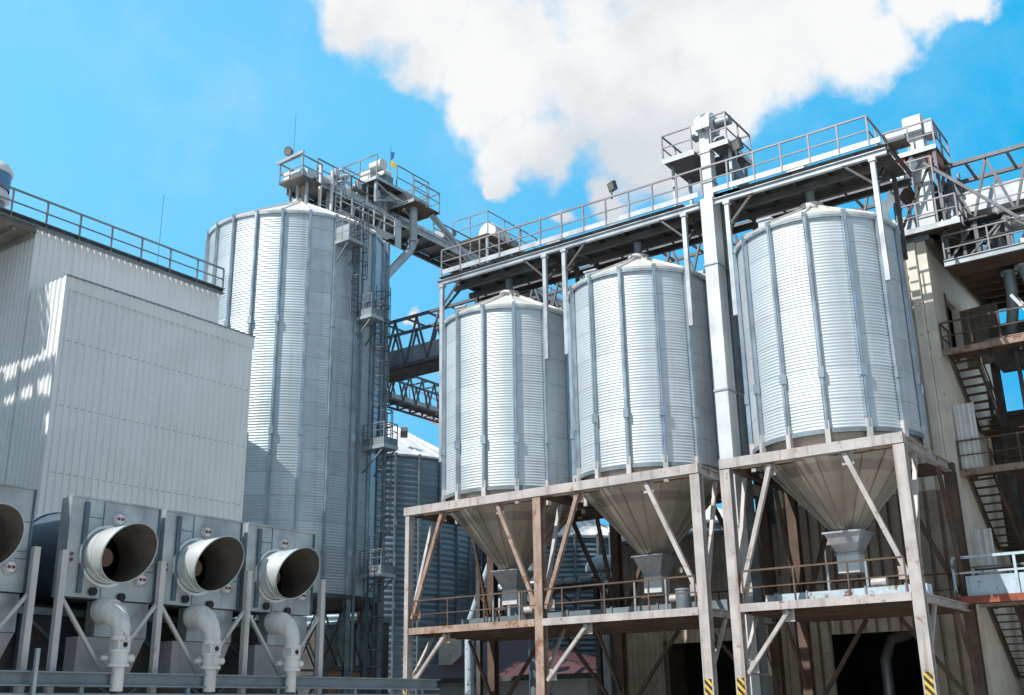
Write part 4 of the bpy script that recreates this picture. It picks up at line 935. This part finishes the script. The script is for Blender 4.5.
# large platform at the far right and what stands on it
q3 = thing('pipe_platform', 'large dark underside platform with pipes at the right edge, above the upper door', 'platform', (-5,44,18))
build('deck', MB().box(-9.2,4,42.0,48.5,17.93,18.05), 'brown', q3)
build('fascia', MB().ibeam((-9.25,41.95,17.98),(4,41.95,17.98),.12,.26,.03), 'galv', q3)
for i in range(7): build('joist', MB().ibeam((-9.1,42.9+i*.85,17.83),(4,42.9+i*.85,17.83),.14,.2,.02), 'brown', q3)
railing(q3, [(-9.2,42.0,18.05),(4,42.0,18.05)], 'rail', 1.1, 1.7, .032, (.55,))
for x,y in ((-9.1,42.2),(-8.0,42.4),(-6.8,42.4),(-7.6,44.6),(-5,42.3),(-4.6,45)): build('post', MB().bar((x,y,18.06),(x,y,19.7),.15,.15,(0,1,0)), 'trussm', q3)
for p0,p1 in (((-9.1,42.2,18.1),(-8.0,42.4,19.6)),((-8.0,42.4,18.1),(-6.8,42.4,19.6)),((-7.6,44.6,18.1),(-4.6,45,19.6)),((-6.8,42.4,19.5),(-7.6,44.6,18.1)),((-9.1,42.2,19.2),(-7.6,44.6,19.2))): build('brace', MB().bar(p0,p1,.09), 'trussm', q3)
for x,y in ((-9.0,47),(-3.0,47.5),(3,47.5),(3,42.5)): build('column', MB().ibeam((x,y,0),(x,y,17.9),.3,.3,.03,(0,1,0)), 'dark', q3)
sh = thing('surge_hopper', 'white surge hopper with a grey motor on the pipe platform at the right edge', 'hopper', (-6.0,43.2,18.05))
build('body', MB().frustum((-6.9,-5.3,42.6,43.9,18.06),(-6.4,-5.6,42.9,43.6,18.9)), 'white', sh)
build('neck', MB().box(-6.3,-5.7,43.0,43.5,18.9,19.5), 'duct', sh)
build('motor', MB().tube((-6.9,42.7,19.35),(-6.0,42.7,19.35),.32,16), 'galvl', sh); build('gearbox', MB().box(-6.0,-5.5,42.4,43.0,19.0,19.7), 'galv', sh)
for (x,y,lb,mt_) in ((-7.35,43.4,'galvanised vertical spout pipe left of the white surge hopper','galv'),(-8.35,43.9,'thin galvanised vertical pipe beside the diagonal brace over the tower roof','dgalv')):
    tag(build('spout_pipe', MB().path([(x,y,18.06),(x,y,19.6),(x+.1,y,20.3)], .24 if mt_ == 'galv' else .15, 12), mt_), lb, 'pipe')
for (pts, r_, lb) in (([(-7.3,43.6,17.7),(-7.3,43.6,16.9),(-7.4,43.8,16.3),(-7.8,44.6,15.2)], .22, 'bent grey spout pipe under the pipe platform nearest the open door'),
                      ([(-6.7,43.2,17.7),(-6.55,43.2,17.0),(-5.8,43.2,14.9)], .23, 'slanting grey spout pipe middle of the three under the pipe platform'),
                      ([(-5.85,43.0,17.7),(-5.7,43.0,16.9),(-4.9,43.0,14.9)], .23, 'slanting grey spout pipe at the right edge under the pipe platform')):
    t = thing('spout_pipe', lb, 'pipe', pts[0], 'spout pipes under the pipe platform')
    build('pipe', MB().path(pts, r_, 14), 'dgalv', t); build('collar', MB().tube(Vector(pts[0])-Vector((0,0,.12)), Vector(pts[0])-Vector((0,0,.02)), r_+.09, 14), 'galv', t)

# exterior staircase
sr = thing('steel_staircase', 'rusty zigzag steel staircase on the cream side wall of the tower building', 'staircase', (-8.5,44,0))
LV = [14.65, 9.95, 5.2, .2]
def stair_landing(z, y1=46.0, x1=-5.6, mat='brown'):
    d = build('landing', MB().box(-9.88,x1,42.35,43.6,z-.08,z), mat, sr)
    build('landing_edge', MB().channel((x1,42.3,z-.10),(-9.9,42.3,z-.10),.08,.24,.02), 'rusty', d)
    for i in range(4): build('joist', MB().bar((-9.6+i*1.2,42.4,z-.16),(-9.6+i*1.2,43.55,z-.16),.08,.14), 'brown', d)
    railing(sr, [(-9.85,43.5,z),(-9.85,42.34,z),(x1,42.34,z)], 'brown', 1.1, 1.15, .03, (.55,))
def flight(xa, xb, ya, za, yb, zb):
    for x in (xa, xb): build('stringer', MB().bar((x,ya,za-.05),(x,yb,zb-.05),.06,.24,(0,0,1)), 'brown', sr)
    n = max(2, round(abs(za-zb)/.26))
    for j in range(n):
        f = (j+.5)/n; y = ya+(yb-ya)*f; z = za+(zb-za)*f
        build('tread', MB().box(xa+.035,xb-.035,y-.13,y+.13,z-.04,z), 'brown', sr)
    a = Vector((xb,ya,za+.95)); b = Vector((xb,yb,zb+.95)); h = MB().bar(a,b,.05); h.bar(a-Vector((0,0,.5)),b-Vector((0,0,.5)),.035)
    for j in range(4): q = a+(b-a)*j/3; h.bar(q-Vector((0,0,.95)),q,.05,.05,(0,1,0))
    build('handrail', h, 'brown', sr)
for i, z in enumerate(LV[:-1]):
    zn = LV[i+1]; zm = (z+zn)/2
    stair_landing(z)
    flight(-9.85,-9.0, 43.6,z, 46.6,zm)
    build('mid_landing', MB().box(-9.88,-7.6,46.6,47.6,zm-.08,zm), 'brown', sr)
    flight(-8.6,-7.75, 43.6,zn, 46.6,zm)
for x in (-9.5,-7.5,-5.7):
    for y in (43.55,47.55):
        if (x,y) != (-9.5,43.55): build('post', MB().bar((x,y,0),(x,y,14.55),.14,.14,(0,1,0)), 'dark', sr)
for p0_, p1_ in (((-7.5,43.55,10),(-5.7,43.55,14.4)),((-5.7,43.55,10),(-7.5,43.55,14.4)),((-7.5,43.55,5.3),(-5.7,43.55,9.8)),((-5.7,47.55,5.3),(-7.5,47.55,9.8))): build('brace', MB().bar(p0_,p1_,.08), 'dark', sr)
build('upper_deck', MB().box(-7.4,3.0,43.7,47.4,14.5,14.62), 'dark', sr)
for y in (43.8,45.2,46.6): build('deck_girder', MB().ibeam((-7.4,y,14.1),(3.0,y,14.1),.25,.78,.04), 'dark', sr)
build('deck_skirt', MB().box(-7.45,3.0,47.42,47.5,13.3,14.6), 'dark', sr)
for z, x0, x1 in ((9.98,-9.82,-9.1),(5.25,-9.78,-9.15)):
    o = build('wind_panel', MB().corrugated((x0,42.48),(x1,42.48),z,z+2.5,(0,-1),.19,.03,.03), 'white', sr)

# red and blue link walkway joining the lower platform
lk = thing('link_walkway', 'walkway with red edge beam and pale blue railing leading right from the lower platform', 'walkway', (-6,40.2,5))
build('edge_beam', MB().channel((2,39.6,5.03),(-10.0,39.6,5.03),.1,.24,.02), 'redsteel', lk)
build('side_panel', MB().box(-9.6,2,39.66,39.7,5.16,5.82), 'bluerail', lk)
build('deck', MB().box(-10.0,2,39.7,41.2,5.0,5.06), 'brown', lk)
railing(lk, [(-9.95,39.62,5.15),(2,39.62,5.15)], 'bluerail', 1.3, 2.0, .045, (.78,))
railing(lk, [(-9.95,41.15,5.06),(2,41.15,5.06)], 'rail', 1.2, 2.0, .03, (.6,))
for x in (-4,1): build('column', MB().bar((x,40.4,0),(x,40.4,4.98),.25,.25,(0,1,0)), 'dark', lk)

# stuff standing in the dark doorway zone
for (x,y,z,lb) in ((-17.2,39.2,3.3,'grey junction box on a post under the frame, between the two frames'),):
    jb = thing('junction_box', lb, 'box', (x,y,0))
    build('post', MB().bar((x,y,0),(x,y,z-.5),.1,.1,(0,1,0)), 'dark', jb); build('cabinet', MB().box(x-.45,x+.45,y-.2,y+.2,z-.5,z+.3), 'tan', jb); build('door', MB().box(x-.38,x+.38,y-.225,y-.203,z-.42,z+.22), 'white', jb)

# ---------------------------------------------------------------- more plant steelwork
pr2 = thing('pipe_rack', 'dark steel pipe rack with thin pipes behind the left bay of the rusty frame', 'pipe rack', (-28,41.6,0))
for x in (-31.6,-25.2):
    for y in (41.2,42.4): build('post', MB().ibeam((x,y,0),(x,y,8.2 if x < -27 else 7.0),.22,.22,.03,(0,1,0)), 'dark', pr2)
for z in (5.0,6.9):
    for y in (41.2,42.4): build('cross_beam', MB().ibeam((-31.49,y,z),(-25.31,y,z),.16,.2,.03), 'dark', pr2)
for (x0,x1,z0,z1) in ((-31.6,-29.4,6.8,5.1),(-29.4,-27.2,5.1,6.8),(-27.2,-25.2,6.8,5.1)): build('brace', MB().bar((x0,41.2,z0),(x1,41.2,z1),.1), 'brown', pr2)
for i, (z, y, m_) in enumerate(((5.3,41.5,'galv'),(5.25,41.95,'dgalv'),(7.2,41.7,'bluerail'))): build('pipe', MB().tube((-31.8,y,z),(-25.0,y,z),.09+.02*(i%3),10), m_, pr2)
for x in (-30.5,-28.1,-26.2): build('drop_pipe', MB().path([(x,41.5,7.2),(x,41.3,6.6),(x+.1,41.1,5.2)], .08, 8), 'galv', pr2)
tk = thing('equipment_cabinet', 'pale control cabinet with a dark door low behind the left bay of the rusty frame', 'cabinet', (-27.9,40.7,4.9))
build('body', MB().box(-28.6,-27.6,39.3,39.8,4.905,6.2), 'galvl', tk); build('door', MB().box(-28.5,-27.7,39.27,39.298,5.0,6.1), 'dgalv', tk)
bp = thing('bucket', 'small grey steel drum standing on the platform under the middle hopper', 'drum', (-18.2,35.6,4.9))
build('body', MB().lathe([(.28,4.905),(.28,5.7)], 20, (-18.2,35.6), cap0=True, cap1=True), 'dgalv', bp); build('rim', MB().lathe([(.30,5.68),(.30,5.74),(.27,5.74)], 20, (-18.2,35.6)), 'galv', bp)

rt = thing('pipe_tower', 'dense lattice steel tower carrying pipes at the right edge above the pipe platform', 'tower', (-5.5,43.8,18))
for x in (-8.5,-6.9,-5.2,-3.6):
    for y in (42.35,45.6): build('tower_leg', MB().bar((x,y,18.06),(x,y,19.6),.12,.12,(0,1,0)), 'trussm', rt)
for (a, b) in (((-8.5,42.35,18.1),(-6.9,42.35,19.5)),((-6.9,42.35,19.5),(-5.2,42.35,18.1)),((-5.2,42.35,18.1),(-3.6,42.35,19.5)),((-8.5,45.6,19.5),(-6.9,45.6,18.1)),((-6.9,45.6,18.1),(-5.2,45.6,19.5)),((-8.5,42.35,18.8),(-3.6,42.35,18.8)),((-8.5,45.6,18.8),(-3.6,45.6,18.8)),((-8.5,42.35,19.5),(-8.5,45.6,18.2))): build('brace', MB().bar(a,b,.08), 'trussm', rt)
for i, (x, y, r_) in enumerate(((-8.0,45.0,.16),(-6.2,44.9,.2),(-4.9,44.9,.16))): build('pipe', MB().tube((x,y,18.06),(x,y,20.4),r_,12), 'galv', rt)
ft = thing('drive_motor', 'grey motor with red oxide mount below the right elevator head platform', 'motor', (-10.4,41.9,21.5))
build('body', MB().tube((-10.75,41.75,21.85),(-10.2,41.75,21.85),.22,16), 'dgalv', ft); build('mount', MB().box(-10.7,-10.15,41.66,42.1,21.505,21.62), 'redsteel', ft)
ft2 = thing('drive_motor', 'pale motor on the roof platform beside the diagonal brace at the right', 'motor', (-8.9,42.6,19.6))
build('body', MB().tube((-9.2,42.5,19.85),(-8.55,42.5,19.85),.22,16), 'galvl', ft2); build('mount', MB().box(-9.15,-8.6,42.3,42.7,19.545,19.63), 'redsteel', ft2)
db = thing('dust_collector', 'dark dust collector housing under the pipe platform at the right edge', 'collector', (-3,47,14.6))
build('housing', MB().box(-7.0,4,45.4,47.2,14.63,17.7), 'dark', db)
build('inlet_box', MB().box(-8.7,-7.01,45.6,47.0,14.63,16.3), 'dark', db)
for x in (-6.4,-5.2,-4.0,-2.8): build('cartridge', MB().tube((x,45.2,15.0),(x,45.2,17.3),.3,14), 'dgalv', db)
rp = thing('access_ramp', 'pale slatted access ramp leaning on the upper stair platform at the right edge', 'ramp', (-7,43,14.7))
for o_ in (0,.55): build('stringer', MB().bar((-7.2+o_*.2,42.6+o_,16.4),(-6.2+o_*.2,42.6+o_,14.7),.05,.12), 'galvl', rp)
for j in range(7): 
    f = (j+.5)/7; build('slat', MB().bar((-7.2+f,42.62,16.4-1.7*f),(-7.09+f,43.13,16.4-1.7*f),.09,.03), 'galvl', rp)
gp = thing('goods_pile', 'pile of old planks and scrap on the upper stair platform by the open door', 'scrap', (-8.4,43,14.65))
for j in range(5): build('plank', MB().bar((-8.6+.05*j,42.7+.12*j,14.70+.07*j),(-6.9+.15*j,42.75+.14*j,14.72+.07*j),.2,.06), 'wood' if j%2 else 'rusty', gp)

tc = thing('cable_tray', 'grey cable tray and junction boxes along the conveyor gallery on the tallest silo', 'cable tray', (-40.6,42,30.4))
build('tray', MB().box(-40.78,-40.55,38.7,44.0,30.08,30.18), 'galv', tc)
for y in (39.3,40.6,42.1,43.4): build('tray_bracket', MB().box(-40.83,-40.5,y,y+.05,30.02,30.078), 'dgalv', tc)
for y, z in ((39.8,30.9),(41.6,30.85),(43.2,30.9)): build('junction_box', MB().box(-40.86,-40.66,y,y+.35,z,z+.45), 'galvl', tc)
for i, (x, y, z, w_, lb) in enumerate(((-41.9,40.6,31.15,.5,'squat grey gearbox on the gallery between the roof pole ladder and the drive tower'),(-41.9,50.6,31.1,.6,'grey gearbox on the gallery right of the drive tower'))):
    gb = thing('gearbox', lb, 'gearbox', (x,y,z)); build('body', MB().box(x-.4,x+.4,y,y+w_*1.6,z,z+w_), 'galv', gb); build('shaft_motor', MB().tube((x+.4,y+.4,z+.25),(x+.95,y+.4,z+.25),.2,14), 'dgalv', gb)
bk = thing('transfer_house', 'dark steel transfer house behind the right elevator head, over the tower roof', 'housing', (-9.2,44.6,19.4))
build('housing', MB().box(-10.4,-8.7,44.9,47.0,19.43,22.6), 'dark', bk)
for x in (-10.2,-9.4,-8.8): build('frame_post', MB().bar((x,44.8,19.43),(x,44.8,22.9),.12,.12,(0,1,0)), 'dgalv', bk)
for a, b in (((-10.2,44.75,19.6),(-9.4,44.75,21.2)),((-9.4,44.75,21.2),(-10.2,44.75,22.8)),((-9.4,44.75,19.6),(-8.8,44.75,21.2)),((-8.8,44.75,21.2),(-9.4,44.75,22.8)),((-10.2,44.75,21.2),(-8.8,44.75,21.2))): build('frame_brace', MB().bar(a,b,.08), 'dgalv', bk)
for (x0,x1,z0,z1,lb) in ((-8.3,-6.9,19.9,18.3,'left short chute below the right truss bridge'),(-5.6,-4.6,19.9,18.4,'right short chute below the right truss bridge')):
    c_h = thing('transfer_chute', lb, 'chute', (x0,44,z0)); build('chute', MB().bar((x0,43.8,z0),(x1,43.4,z1),.42,.42), 'galv', c_h); build('chute_flange', MB().bar((x0+.02,43.8,z0-.03),(x0+.07,43.79,z0-.09),.56,.56), 'dgalv', c_h)
bm2 = thing('bridge_walkway', 'dark grated walkway with railing along the near side of the right truss bridge', 'walkway', (-3,42.6,19.7))
build('grating', MB().box(-8.4,6,42.2,42.8,19.62,19.70), 'dark', bm2)
railing(bm2, [(-8.4,42.2,19.7),(6,42.2,19.7)], 'rail', 1.05, 1.3, .028, (.5,))

sk = thing('daylight_speck_sacks', 'made-up pale sacks for daylight specks inside the dark doorway under the right hopper', 'sacks', (-13.2,43.6,0))  # sacks are made up; their pale tone stands for specks of daylight
build('pallet', MB().box(-14.0,-12.4,43.0,44.2,.01,.16), 'wood', sk)
for i in range(5):
    for j in range(2): build('sack', MB().frustum((-13.95+.78*j,-13.25+.78*j,43.05,44.15,.18+.34*i),(-13.9+.78*j,-13.3+.78*j,43.1,44.1,.48+.34*i)), 'white', sk)
gc = thing('daylight_speck_machine', 'made-up grey machine with a tall duct for daylight specks inside the dark doorway', 'machine', (-14.4,45,0))  # machine added as pale clutter in place of daylight slits
build('body', MB().box(-15.1,-13.8,44.6,46.0,.01,1.9), 'galvl', gc); build('duct', MB().path([(-14.4,45.2,1.9),(-14.4,45.2,3.4),(-14.2,45.6,4.2),(-13.2,46.5,4.6)], .22, 12), 'galvl', gc); build('control_panel', MB().box(-14.7,-14.2,44.56,44.597,.9,1.5), 'white', gc)
